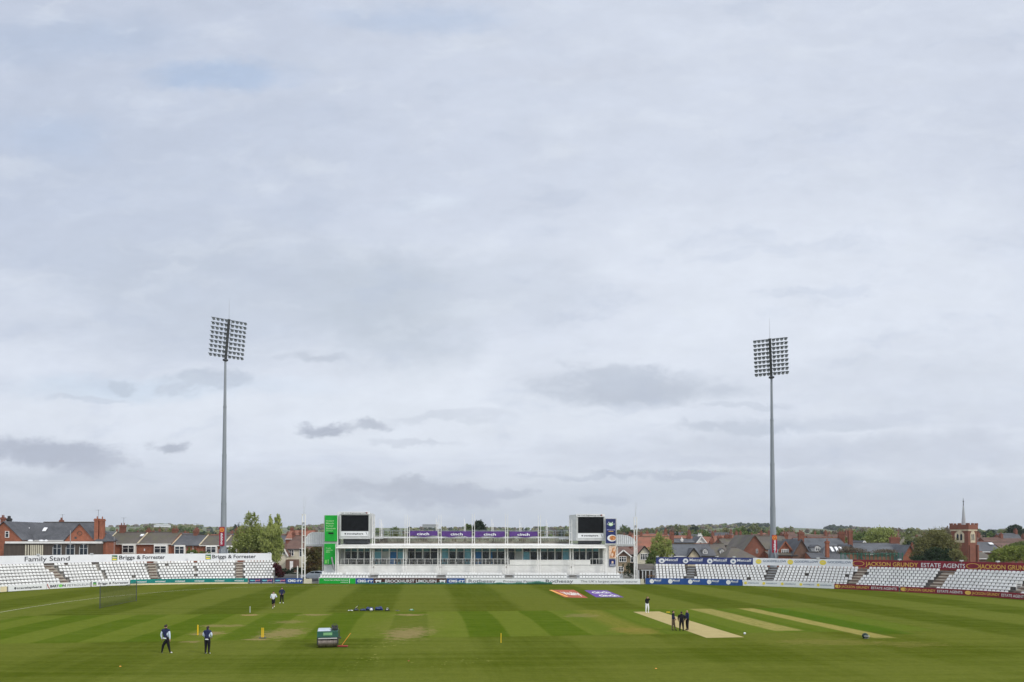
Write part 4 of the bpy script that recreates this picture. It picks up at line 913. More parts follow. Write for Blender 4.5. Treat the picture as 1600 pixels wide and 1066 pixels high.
# ------------------------------------------------------------------ floodlight towers
LAMP = None
def flood_tower(label, px, Y, ptop, phead_top, yaw, lean, roww, colpx, signpx, signy, basex, name_y):
    x = PX(px, Y, 868); r = thing('floodlight_tower', label, 'floodlight tower', (x, Y, 0), 0, 'floodlight towers at the ground'); inv = Vector((x, Y, 0))
    zt = PZ(ptop, Y); zh = PZ(phead_top, Y); k = Y / F
    mb = MB(); segs = [(0, 5.0, .66, .60)] + [(5.0 + (zt - 5) * i / 4, 5.0 + (zt - 5) * (i + 1) / 4, .57 - .10 * i, .57 - .10 * (i + 1) + .02) for i in range(4)]
    for z0, z1, r0, r1 in segs:
        mb.tube((0, 0, z0), (0, 0, z1), r0 * k / .1208, r1 * k / .1208, n=20, cap=False)
        if z0 > 0: mb.tube((0, 0, z0 - .15), (0, 0, z0 + .15), r0 * k / .1208 + .05, n=20, cap=False)
    for i in range(4): mb.box(*((.62, .86, -.1, .1) if i == 0 else (-.86, -.62, -.1, .1) if i == 1 else (-.1, .1, .62, .86) if i == 2 else (-.1, .1, -.86, -.62)), 4.0, 5.6)
    mb.build('pole', 'galvanised', r, True)
    # head: leaning spine, nine cross bars, eight lamps to a bar
    n = Vector((math.sin(yaw), -math.cos(yaw), 0)); side = Vector((math.cos(yaw), math.sin(yaw), 0))
    H = zh - zt; up = Vector((0, 0, 1)) * H + n * H * math.tan(lean)
    base = Vector((0, 0, zt)); mb = MB(); mb.beam(base - Vector((0, 0, .5)), base + up * 1.01, .42, .34); mb.tube(base - Vector((0, 0, .35)), base - Vector((0, 0, .1)), .5, n=12)
    rows = []
    for i in range(9):
        c = base + up * (.095 + .112 * i); rows.append(c)
        mb.beam(c - side * roww / 2, c + side * roww / 2, .07, .07); mb.box(c.x - .28, c.x + .28, c.y - .1, c.y + .1, c.z - .06, c.z + .06)
    for s in (-1, 1): mb.tube(base + side * s * .5 + up * .02, base + side * s * .5 + up * .99, .03, n=5)
    mb.build('head_frame', 'dark_metal', r)
    mb = MB(); mb.tube(base + up, base + up * 1.0 + Vector((0, 0, 3.9)), .035, .012, n=5); mb.build('lightning_rod', 'mid_grey', r)
    global LAMP
    if LAMP is None:
        mb = MB(); prof = [(.10, .30), (.24, .26), (.345, .12), (.37, .0)]; N = 12
        for (r0, a0), (r1, a1) in zip(prof, prof[1:]): mb.tube((0, a0, 0), (0, a1, 0), r0, r1, N, 0, False)
        mb.tube((0, .30, 0), (0, .36, 0), .10, .08, 8, 0); mb.tube((0, .012, 0), (0, .0, 0), .36, .36, N, 1)
        mb.box(-.03, .03, .0, .12, .30, .62, 0); mb.hexa([(-.37, -.16, .26), (.37, -.16, .26), (.37, .05, .30), (-.37, .05, .30), (-.37, -.16, .29), (.37, -.16, .29), (.37, .05, .36), (-.37, .05, .36)], 0)
        o = mb.build('lamp', [mat('lamp_housing', (.36, .385, .41), .4, .1, 3, .5), mat('lamp_glass', (.035, .045, .05), .15, .2, 2, .6)], r); LAMP = o.data; first = o
    else: first = None
    for i, c in enumerate(rows):
        for j in range(8):
            o = first if first else bpy.data.objects.new('lamp', LAMP)
            if first is None: COL.objects.link(o); o.parent = r
            first = None
            q = (j + .5 - 4) * roww / 8.35 + (.42 if j > 3 else -.0) * (1 if j > 3 else -1) - .12
            tilt = R(-52 - random.uniform(-3, 3)); fan = yaw + R((j - 3.5) * -5 + random.uniform(-6, 6)) + (R(28) if j > 5 else 0) * (1 if roww > 6.2 else 0)
            o.location = c + side * q + n * .25 - Vector((0, 0, .28)); o.rotation_euler = (Matrix.Rotation(fan, 3, 'Z') @ Matrix.Rotation(-tilt * -1, 3, 'X')).to_euler()
            o.scale = (.86, .86, .86)
    # vertical sponsor sign
    ya, yb = signy; w = signpx * k / 2; mb = MB(); off = -.78
    mb.box(-w, w, off, off + .06, PZ(yb, Y), PZ(ya, Y)); s = mb.build('pole_sign', 'dafabet_red', r)
    mb = MB(); c = (PZ(ya, Y) + PZ(yb, Y)) / 2; h = PZ(ya, Y) - PZ(yb, Y)
    mp = lambda u, v: Vector((v, off - .02, PZ(ya, Y) - u)); 
    ck = h * .16
    mb.face([(.42 * math.cos(t * math.pi / 8) , off - .015, PZ(ya, Y) - ck + .42 * math.sin(t * math.pi / 8)) for t in range(16)], 1)
    mb.face([(.27 * math.cos(t * math.pi / 8) , off - .022, PZ(ya, Y) - ck + .27 * math.sin(t * math.pi / 8)) for t in range(16)], 2)
    mb.face([(.15 * math.cos(t * math.pi / 8) , off - .028, PZ(ya, Y) - ck + .15 * math.sin(t * math.pi / 8)) for t in range(16)], 1)
    if roww > 6.2: write(mb, 'dafabet', lambda u, v: Vector((v, off - .02, PZ(ya, Y) - u)), h * .32, h * .94, -.2, .42, 0, .02)
    else: write(mb, 'dafabet', lambda u, v: Vector((-v, off - .02, PZ(yb, Y) + u)), h * .10, h * .70, -.2, .42, 0, .02)
    mb.build('lettering', ['panel_white', 'orange', 'dafabet_red'], s)
flood_tower('tall grey floodlight tower behind the family stand, beside the leafy birch trees', 348.8, 145, 561, 503, R(38), R(15), 6.5, 7, 8.2, (823.5, 853), 0, 0)
flood_tower('tall grey floodlight tower behind the Goodfellow panel, in front of the brick gables', 1208.2, 140, 588, 533, R(-26), R(15), 5.85, 6.3, 7.8, (836, 863.5), 0, 0)
# ------------------------------------------------------------------ houses
GLASS = ['glass_dark']
def window_on(mb_parent, x0, x1, y, z0, z1, div=2, frame='white_paint', pane='glass_dark', bar=True, name='window'):
    fr = MB(); w = min(.11, (x1 - x0) * .12)
    fr.box(x0, x0 + w, y - .1, y + .04, z0, z1); fr.box(x1 - w, x1, y - .1, y + .04, z0, z1)
    fr.box(x0 + w, x1 - w, y - .1, y + .04, z0, z0 + w); fr.box(x0 + w, x1 - w, y - .1, y + .04, z1 - w, z1)
    for i in range(1, div): q = x0 + (x1 - x0) * i / div; fr.box(q - w / 2, q + w / 2, y - .095, y + .04, z0 + w, z1 - w)
    if bar: q = z0 + (z1 - z0) * .62; fr.box(x0 + w, x1 - w, y - .085, y + .04, q - w * .3, q + w * .3)
    f = fr.build(name, frame, mb_parent)
    mb = MB(); mb.box(x0 + w, x1 - w, y - .03, y + .02, z0 + w, z1 - w); mb.build('pane', pane, f)
    return f
def chimney(mb_or, par, x, y, z0, z1, w, d, m='brick_red', pots=2, name='chimney'):
    mb = MB(); mb.box(x - w / 2, x + w / 2, y - d / 2, y + d / 2, z0, z1 - .45); mb.box(x - w / 2 - .09, x + w / 2 + .09, y - d / 2 - .09, y + d / 2 + .09, z1 - .45, z1 - .2); mb.box(x - w / 2 - .03, x + w / 2 + .03, y - d / 2 - .03, y + d / 2 + .03, z1 - .2, z1)
    for i in range(pots): q = x + (i - (pots - 1) / 2) * w / max(1, pots) ; mb.tube((q, y, z1), (q, y, z1 + .5), .13, .10, 8)
    ch = mb.build(name, m, par)
    if random.random() < .55:
        mb = MB(); h = random.uniform(1.2, 2.0); mb.tube((x + .2, y, z1), (x + .2, y, z1 + h), .03, n=5); mb.tube((x - .4, y, z1 + h - .1), (x + .8, y, z1 + h - .1), .02, n=4)
        for k in range(5): mb.tube((x - .3 + k * .24, y - .25, z1 + h - .1), (x - .3 + k * .24, y + .25, z1 + h - .1), .015, n=4)
        mb.build('aerial', 'dark_metal', ch)
    return ch
def house(label, x0, x1, ye, yr, Y, depth, wall='brick_red', roof='slate', style='side', wins=(), chims=(), rz=0.0, barge=None, group=None, overhang=.3, hip=(0, 0), infill=None, infill_y=None, cat='house', ridge_back=None):
    """pixel columns x0..x1 on a front face at depth Y, eaves row ye, ridge row yr"""
    X0, X1 = PX(x0, Y), PX(x1, Y); ze = PZ(ye, Y); xc = (X0 + X1) / 2; W = X1 - X0; hw = W / 2
    r = thing('house', label, cat, (xc, Y, 0), rz, group)
    ridge_y = depth / 2 if style == 'side' else 0
    zr = PZ(yr, Y + ridge_y)
    mb = MB(); mb.box(-hw, hw, 0, depth, -1.0, ze)
    if style == 'gable': mb.face([(-hw, 0, ze), (hw, 0, ze), (0, 0, zr)]); mb.face([(-hw, depth, ze), (0, depth, zr), (hw, depth, ze)])
    else:
        if not hip[0]: mb.face([(-hw, 0, ze), (-hw, depth / 2, zr), (-hw, depth, ze)])
        if not hip[1]: mb.face([(hw, 0, ze), (hw, depth, ze), (hw, depth / 2, zr)])
    mb.build('wall', wall, r)
    mb = MB(); o = overhang; t = .14
    if style == 'side':
        ha, hb = hip; ry = depth / 2; sl = (zr - ze) / ry; zlo = ze - o * sl
        A, B_ = (-hw - (.0 if not ha else o), hw + (.0 if not hb else o)); xa, xb = (-hw + ha, hw - hb)
        def quad(p, q, s, u): mb.hexa([p, q, s, u, *[(v[0], v[1], v[2] + t) for v in (p, q, s, u)]])
        quad((A, -o, zlo), (B_, -o, zlo), (xb, ry, zr), (xa, ry, zr)); quad((B_, depth + o, zlo), (A, depth + o, zlo), (xa, ry, zr), (xb, ry, zr))
        if ha: mb.face([(A, depth + o, zlo + t * .9), (A, -o, zlo + t * .9), (xa, ry, zr + t * .9)])
        if hb: mb.face([(B_, -o, zlo + t * .9), (B_, depth + o, zlo + t * .9), (xb, ry, zr + t * .9)])
        rf = mb.build('roof', roof, r)
        mb = MB(); mb.beam((xa, ry, zr + t + .02), (xb, ry, zr + t + .02), .3, .14)
        mb.build('ridge_tiles', 'tile_red' if random.random() < .4 and not ha else 'slate_brown', rf)
        mb = MB(); mb.box(A, B_, -o - .12, -o - .005, zlo - .02, zlo + .14); mb.build('gutter', 'white_paint' if random.random() < .5 else 'dark_metal', r)
    else:
        sl = (zr - ze) / hw; zlo = ze - o * sl
        for s in (-1, 1):
            p = [(s * (hw + o), -o, zlo), (0, -o, zr), (0, depth, zr), (s * (hw + o), depth, zlo)]
            mb.hexa([*p, *[(v[0], v[1], v[2] + t) for v in p]])
        rf = mb.build('roof', roof, r)
        if barge:
            mb = MB()
            for s in (-1, 1): mb.beam((s * (hw + o), -o - .06, zlo + .02), (0, -o - .06, zr + .02), .1, .26)
            mb.build('bargeboard', barge, r)
        if infill:
            zi = PZ(infill_y, Y) if infill_y else ze; k = max(0, (zi - ze) / (zr - ze)); h2 = hw * (1 - k) - .15
            mb = MB(); mb.face([(-h2, -.03, zi), (h2, -.03, zi), (0, -.03, zr - .2)]); mb.build('gable_panel', infill, r)
    for w in wins:
        a, b, ya, yb = w[:4]; div = w[4] if len(w) > 4 else 2; pane = w[5] if len(w) > 5 else 'glass_dark'
        yy = -.02; yoff = w[6] if len(w) > 6 else 0
        if yoff:      # bay window standing proud
            mb = MB(); mb.box(PX(a, Y) - xc - .12, PX(b, Y) - xc + .12, -yoff, -.001, -1, PZ(ya, Y) + .25); mb.build('bay', w[7] if len(w) > 7 else 'white_render', r); yy = -yoff - .02
        window_on(r, PX(a, Y) - xc, PX(b, Y) - xc, yy, PZ(yb, Y), PZ(ya, Y), div, pane=pane)
    for c in chims:
        q, ytop, wpx = c[:3]; dy = c[3] if len(c) > 3 else (depth / 2 if style == 'side' else depth * .4); pots = c[4] if len(c) > 4 else 2; mm = c[5] if len(c) > 5 else 'brick_red'
        Yc = Y + dy; chimney(None, rf, PX(q, Yc) - xc, dy, ze + .1, PZ(ytop, Yc), wpx * Yc / F, .8, mm, pots)
    return r
def dormer(par, X, Y, x0, x1, yt, yb, depth=2.5, face='white_paint', roof='slate'):
    px = par.location.x; a, b = PX(x0, Y) - px, PX(x1, Y) - px; z0, z1 = PZ(yb, Y), PZ(yt, Y); y = Y - par.location.y; zc = z1 - (b - a) * .35
    mb = MB(); mb.box(a, b, y, y + depth, z0, zc); mb.face([(a, y, zc), (b, y, zc), ((a + b) / 2, y, z1)]); d = mb.build('dormer', face, par)
    mb = MB()
    for s in (0, 1):
        e = a - .15 if s == 0 else b + .15; p = [(e, y - .2, zc - .1), ((a + b) / 2, y - .2, z1), ((a + b) / 2, y + depth, z1), (e, y + depth, zc - .1)]; mb.hexa([*p, *[(v[0], v[1], v[2] + .1) for v in p]])
    mb.build('dormer_roof', roof, d); window_on(d, a + .12, b - .12, y - .02, z0 + .1, zc - .02, 2)
def skylight(par, x, Yw, z, w, d, slope):      # lies on a roof slope facing the camera
    px = par.location; mb = MB(); y = Yw - px.y; mb.hexa([(x - px.x - w / 2, y, z), (x - px.x + w / 2, y, z), (x - px.x + w / 2, y + d, z + d * slope), (x - px.x - w / 2, y + d, z + d * slope)] + [(x - px.x - w / 2, y, z + .12), (x - px.x + w / 2, y, z + .12), (x - px.x + w / 2, y + d, z + d * slope + .12), (x - px.x - w / 2, y + d, z + d * slope + .12)])
    mb.build('skylight', 'panel_white', par)

# large school-like house at the left
YL = 160
h1 = house('large brick house with long dark slate roof behind the family stand', 20, 152, 843, 817, YL + 3, 7.5, 'brick_orange', 'slate', 'side', (), [(95.5, 812.5, 3.4, 5)], hip=(4.2, 2.6))
for q in (41, 69): skylight(h1, PX(q, YL + 4.6), YL + 4.4, PZ(831, YL + 4.6) + .1, .75, .7, 1.0)
house('brick gabled wing with round vent between the slate roof and the twin chimneys', 101, 148.5, 845, 818.5, YL, 3.4, 'brick_orange', 'slate', 'gable', (), ())
mb = MB(); xx = PX(124.3, YL); zz = PZ(833.5, YL)
for i in range(16):
    a, b = i * math.pi / 8, (i + 1) * math.pi / 8; mb.beam((xx + .48 * math.cos(a), YL - .04, zz + .42 * math.sin(a)), (xx + .48 * math.cos(b), YL - .04, zz + .42 * math.sin(b)), .12, .12)
o = mb.build('round_vent', 'brick_brown'); 
par = [x for x in bpy.data.objects if x.get('label', '').startswith('brick gabled wing')][0]; o.parent = par; o.location = -par.location
mb = MB(); mb.box(PX(116.5, YL), PX(119.5, YL), YL - .06, YL - .005, PZ(842, YL), PZ(839, YL)); o = mb.build('flue', 'dark_metal'); o.parent = par; o.location = -par.location
house('tall orange brick gable house with two chimney stacks at the left edge of the picture', -22, 34, 842.5, 815.5, YL - 1, 14, 'brick_orange', 'slate', 'gable', [(8, 14.2, 830, 840.2, 1)], [(4, 808.5, 4.6, 3), (13.5, 810, 5, 4.5, 3, 'tar')])
mb = MB()
Y = YL - 4
t_ = thing('flat_roofed_extension', 'dark clad flat roofed extension with white fascia and arched windows behind the family stand', 'building', (PX(79, Y), Y, 0)); ox = t_.location.x
X = lambda q: PX(q, Y) - ox; Z = lambda q: PZ(q, Y)
mb = MB(); mb.box(X(5), X(149), .2, 4.2, 0, Z(849.5)); mb.build('wall', 'dark_cladding', t_)
mb = MB(); mb.box(X(8.5), X(149.5), -.15, 4.4, Z(849.4), Z(846.2)); mb.build('fascia', 'white_paint', t_)
for a, b in ((82, 95.5), (102.5, 116.5), (123.5, 137)):
    f = window_on(t_, X(a), X(b), .16, Z(868), Z(850.3), 2, frame='light_grey', bar=True)
    mb = MB(); 
    for s in range(8):
        u0, u1 = s / 8, (s + 1) / 8; g = lambda u: X(a) + (X(b) - X(a)) * u; h = lambda u: Z(850.3) - .75 * (1 - math.sqrt(max(0, 1 - (2 * u - 1) ** 2)))
        mb.face([(g(u0), .03, Z(850.3)), (g(u0), .03, h(u0)), (g(u1), .03, h(u1)), (g(u1), .03, Z(850.3))])
    mb.build('arch_head', 'dark_cladding', f)
mb = MB(); q = 39.0
while q < 68: mb.box(X(q), X(q) + .22, .08, .18, Z(868), Z(851.5)); q += 3.0 if q > 45 else 4
mb.build('louvres', 'cream_render', t_)
for k, q in enumerate((40.5, 57.5, 65)):
    mb = MB(); mb.ball((X(q), 1.5, Z(844.8)), .5 if k < 2 else .25, .5, .18, 10); mb.build('roof_dome', 'panel_white', t_)
house('narrow brick house with twin tall chimneys at the end of the slate roof', 149.5, 165.5, 845, 835, YL - 1, 3.2, 'brick_orange', 'slate', 'side', [(154.5, 157, 848, 860, 1)], [(151.4, 810.5, 6.2, .6, 1, 'brick_orange'), (159.4, 811, 6, .6, 1, 'brick_orange')], hip=(0, .8))
for q in (110, 178): pass
def vent_pole(px, Y, yt, lab):
    mb = MB(); mb.tube((0, 0, 0), (0, 0, PZ(yt, Y)), .07, n=6); o = mb.build('pole', 'mid_grey'); o.location = (PX(px, Y), Y, 0); tag(o, lab, 'pole')
vent_pole(109.8, YL - 6, 829, 'thin grey pole in front of the round vent gable'); vent_pole(178.3, 168, 838, 'thin grey pole in front of the slate terrace')
# the terrace behind the family stand
YT = 172
terr_h = [(165.5, 215.5, 849.5, 832.5, 'slate_brown', [(167.5, 179.5, 851, 864.5, 2, 'glass_dark', .7), (194, 212.5, 852, 864, 2, 'glass_dark', .7)], [(191.5, 820.5, 8)]),
          (216, 268.5, 849.5, 832.5, 'slate_brown', [(243.5, 262.5, 853, 864.5, 2, 'glass_dark', .7)], [(232, 828, 5)]),
          (269, 312, 852, 836.8, 'slate', [(275, 290, 853.5, 866, 2, 'glass_dark', .6)], [(273.5, 826, 8)]),
          (312.4, 349, 852, 837.2, 'slate_brown', [(324, 339.5, 854, 864, 2, 'glass_dark', .6)], [(306, 829, 6)]),
          (349.4, 392, 852.5, 838, 'slate_brown', [(355, 370.5, 854.5, 865, 2, 'glass_dark', .6)], [(372, 826, 9)])]
for k, (a, b, ye, yr, rf, wn, ch) in enumerate(terr_h):
    t = house(['brick terrace house with white bays and brown slate roof next to the twin chimneys', 'brick terrace house with one white bay and a small skylight', 'brick terrace house with a cream bay left of the tall pole', 'brick terrace house with dark slate roof just left of the floodlight tower', 'brick terrace house partly hidden between the floodlight tower and the birches'][k],
              a, b, ye, yr, YT, 9.5, 'brick_orange', rf, 'side', wn, ch, group='brick terrace behind the family stand', overhang=.35)
    mb = MB(); hw = (PX(b, YT) - PX(a, YT)) / 2; ze, zr = PZ(ye, YT), PZ(yr, YT + 4.75)
    mb.beam((-hw, -.3, ze + .05), (-hw, 4.75, zr + .2), .22, .16); mb.build('party_wall_coping', 'stone', t)
    mb = MB(); mb.box(hw - 1.5, hw - 1.4, -.12, -.02, 0, ze); mb.build('downpipe', 'white_paint', t)
    if k == 1: skylight(t, PX(216 + 6, YT + 2), YT + 1.6, PZ(838, YT + 1.6), .7, .7, .55)
    mb = MB(); c = PX((226, 192, 305, 305, 380)[k] + 0, YT) - t.location.x; mb.box(c - .1, c + .1, -.08, -.01, PZ(861, YT), PZ(857.5, YT)); mb.build('wall_light', 'panel_white', t)
# houses left of the cricket centre
YW = 178
house('cream rendered house with white gable and brown roof beside the birches', 431, 449, 866, 850.5, YW, 9, 'cream_render', 'tile_brown', 'gable', [(438, 446.3, 858.5, 867.5, 2)], (), barge='white_paint', infill='white_render', infill_y=862)
house('brick and cream house with brown hipped roof between the birches and the white mast', 444, 476, 857.5, 838, YW + 2, 10, 'cream_render', 'tile_brown', 'side', [(451.6, 459.5, 859, 869, 2), (468, 473.5, 856.5, 870, 1)], [(459, 832, 4)], hip=(1.2, 2.4))
mb = MB(); Y = YW - 1.2
t_ = thing('house_porch', 'low brick porch with white door under the cream rendered house', 'porch', (PX(455, Y), Y, 0)); ox = t_.location.x
mb.box(PX(446.5, Y) - ox, PX(463, Y) - ox, 0, 2.5, 0, PZ(874.5, Y)); mb.build('wall', 'brick_brown', t_)
mb = MB(); mb.box(PX(453.2, Y) - ox, PX(458.2, Y) - ox, -.06, -.004, 0, PZ(877, Y)); mb.build('door', 'white_paint', t_)
house('dark brick house with steep roof behind the white mast', 462, 500, 858, 839, YW + 10, 10, 'brick_brown', 'tile_brown', 'side', [(470, 474, 857.5, 868, 1)], [(470, 830.5, 5), (494, 832, 5)])
house('red roofed house with two brick chimneys above the cream house', 446, 486, 842, 829, 240, 10, 'brick_red', 'tile_red', 'side', (), [(456, 824.5, 5), (478, 826, 5)])

# houses to the right of the centre
YR = 172
house('brown tiled house with white edged gable beside the food tower', 958.5, 992, 866.5, 853.5, YR, 10, 'brick_brown', 'tile_brown', 'side', [(980.5, 990, 870, 879, 2, 'glass_dark')], (), hip=(2.5, 1.2))
house('small projecting brick gable with white bargeboards next to the food tower', 963.5, 984.5, 868.8, 860, YR - 1.5, 5, 'brick_buff', 'tile_brown', 'gable', [(967, 978.5, 869.3, 878.3, 3), (966, 974, 885, 893, 2)], (), barge='white_paint', infill='brick_brown')
house('long red tiled house behind the small birch tree', 988, 1056, 866, 839.5, YR + 12, 16, 'brick_red', 'tile_red', 'side', (), [(984.5, 834, 4.5), (1049.6, 832, 6)], hip=(3, 0))
house('pale mock timber gabled house with white windows left of the small birch', 995.5, 1018, 867, 853.8, YR, 9, 'cream_render', 'tile_red', 'gable', [(1000.5, 1014.5, 865, 875, 4)], (), barge='black_timber', infill='cream_render', infill_y=863)
house('mock timber gabled house right of the small birch', 1033, 1055, 869, 856.5, YR, 9, 'cream_render', 'tile_red', 'gable', (), (), barge='black_timber', infill='white_render')
house('slate roofed house with buff gable behind the Metcalf panel', 1052, 1094, 868.5, 851, YR, 10, 'brick_buff', 'slate_bluegrey', 'side', (), (), overhang=.4)
house('small buff gable with dark edges behind the Metcalf panel', 1075, 1092, 868.5, 857, YR - 1.3, 5, 'stone', 'slate', 'gable', (), (), barge='black_timber')
t = house('slate roofed house with a white arched dormer behind the Metcalf panel', 1092, 1119, 868.5, 850.5, YR + 1, 10, 'brick_buff', 'slate', 'side', (), [(1111, 845, 4)])
dormer(t, 0, YR + 1.6, 1098.3, 1105.2, 857, 866.2)
t = house('brown slate house with a small white dormer left of the dark brick roof', 1116, 1140, 869, 850, YR + 1, 10, 'brick_buff', 'slate_brown', 'side', (), ())
dormer(t, 0, YR + 1.6, 1125.3, 1131.2, 857.5, 866)
house('white gabled house with white chimney among the far roofs', 1087, 1105, 850, 838.5, 215, 9, 'white_render', 'slate', 'gable', [(1092.5, 1096.5, 847, 851, 1)], [(1093.6, 835.5, 5.6, 3, 2, 'white_render')], barge='white_paint')
house('slate house with white chimney among the far roofs', 1052, 1086, 848, 842.5, 214, 9, 'brick_brown', 'slate', 'side', (), [(1065.4, 842, 3, 1, 1, 'white_render'), (1076, 838, 5)])
house('grey roofed house with tall brick chimneys left of the large brick gable', 1130, 1168, 852, 841.5, 205, 10, 'brick_brown', 'slate_brown', 'side', (), [(1135.5, 836.5, 6), (1141, 835.5, 4), (1124, 838, 6)])
house('dark roofed low building in front of the large brick gable', 1136, 1182, 872, 856.5, YR - 6, 9, 'brick_red', 'slate_brown', 'side', (), (), hip=(2.2, 3))
house('large brick gable house left of the right floodlight tower', 1157, 1201, 866, 836.5, YR - 2, 15, 'brick_red', 'slate_brown', 'gable', [(1181, 1184, 858, 864.5, 1)], ())
house('long slate roofed brick house behind the right floodlight tower', 1186, 1240, 858, 838.5, YR + 2, 13, 'brick_red', 'slate_brown', 'side', (), [(1227.5, 834, 6)], overhang=.4)
house('small orange brick gable with white windows right of the floodlight tower', 1217.5, 1235.5, 858.5, 846.5, YR - 3.4, 7, 'brick_orange', 'slate', 'gable', [(1220.5, 1232.2, 858.2, 865.8, 4)], (), barge='brick_orange')
house('low brick range with white sills below the small orange gable', 1200, 1246, 867.5, 862, YR - 4.8, 5, 'brick_red', 'slate_brown', 'side')
house('dark brick gable house with large chimney right of the floodlight tower', 1238, 1266, 867, 843.5, YR - 5, 16, 'brick_brown', 'slate', 'gable', (), [(1251.5, 831.5, 8, 1, 2, 'brick_red')])
t = house('long grey slate roofed house with skylights and a white dormer', 1256, 1332, 864, 841.5, YR - 1, 14, 'brick_red', 'slate_bluegrey', 'side', (), [(1314.5, 832, 9), (1328.5, 829, 6, 5, 2)], overhang=.3)
dormer(t, 0, YR - 2.2, 1273, 1281.8, 851.8, 862, 4, 'white_paint')
house('low brick wing with lean-to roof and tall square chimney behind the Goodfellow panel', 1266, 1290, 872, 864, YR - 8, 5, 'brick_orange', 'slate', 'side', (), [(1292.3, 845.5, 4.6, .5, 1, 'brick_orange')])
t = house('dark lean-to roof with long white rooflights beside the brick chimney', 1283, 1326, 874, 854.5, YR - 7, 8, 'brick_red', 'slate', 'side', hip=(2.5, 0))
for q in (1300, 1307.5, 1314): skylight(t, PX(q, YR - 5), YR - 5.6, PZ(862, YR - 5.6), .55, 1.3, .72)
house('brick gable facing the ground left of the green fence', 1312, 1345, 872, 852, YR - 4, 10, 'brick_orange', 'slate', 'gable', (), (), barge='dark_metal')
house('grey slate roofed house behind the green metal fence', 1334, 1425, 866, 849.5, YR + 3, 13, 'brick_orange', 'slate_bluegrey', 'side', (), [(1397.5, 839.5, 14, 6.5, 3), (1425, 851, 3)], overhang=.3)
house('orange brick gable at the end of the slate roof beside the olive tree', 1408, 1434, 873, 852.5, YR, 9, 'brick_orange', 'slate_bluegrey', 'gable')
house('white gabled cottage seen above the slate roofs', 1344, 1356, 853, 845.5, YR + 30, 8, 'white_render', 'slate', 'gable', barge='white_paint')
house('brick house with chimney above the grey slate roofs', 1230, 1250, 844, 832, 220, 10, 'brick_red', 'tile_brown', 'side', (), [(1231, 833, 5)])
house('long green roofed hall beyond the grey slate roofs', 1256, 1312, 840.5, 836.2, 330, 18, 'brick_red', mat('green_roof', (.12, .30, .22), .6, .1, .4), 'side', cat='hall')
house('brick gabled chapel roof beside the church tower', 1476, 1518, 876, 853, YR - 3, 14, 'brick_orange', 'tile_brown', 'gable', cat='chapel')
house('slate roofed house with two white skylights right of the church tower', 1527, 1566, 862, 847, 200, 10, 'brick_brown', 'slate', 'side')
t = [o for o in bpy.data.objects if o.get('label', '').startswith('slate roofed house with two white')][0]
for q, z in ((1548, 851), (1546.5, 854.5)): skylight(t, PX(q, 203), 202.5, PZ(z, 202.5), 1.0, .8, .5)
house('low grey roofed building right of the church tower', 1526, 1552, 873, 863, 186, 9, 'brick_brown', 'slate_brown', 'side')
house('brown roofed house with pale windows at the right edge of the picture', 1566, 1612, 858, 848, 205, 10, 'brick_red', 'tile_brown', 'side', [(1573, 1577, 853.5, 857, 2), (1583, 1587, 854, 857.5, 2)])

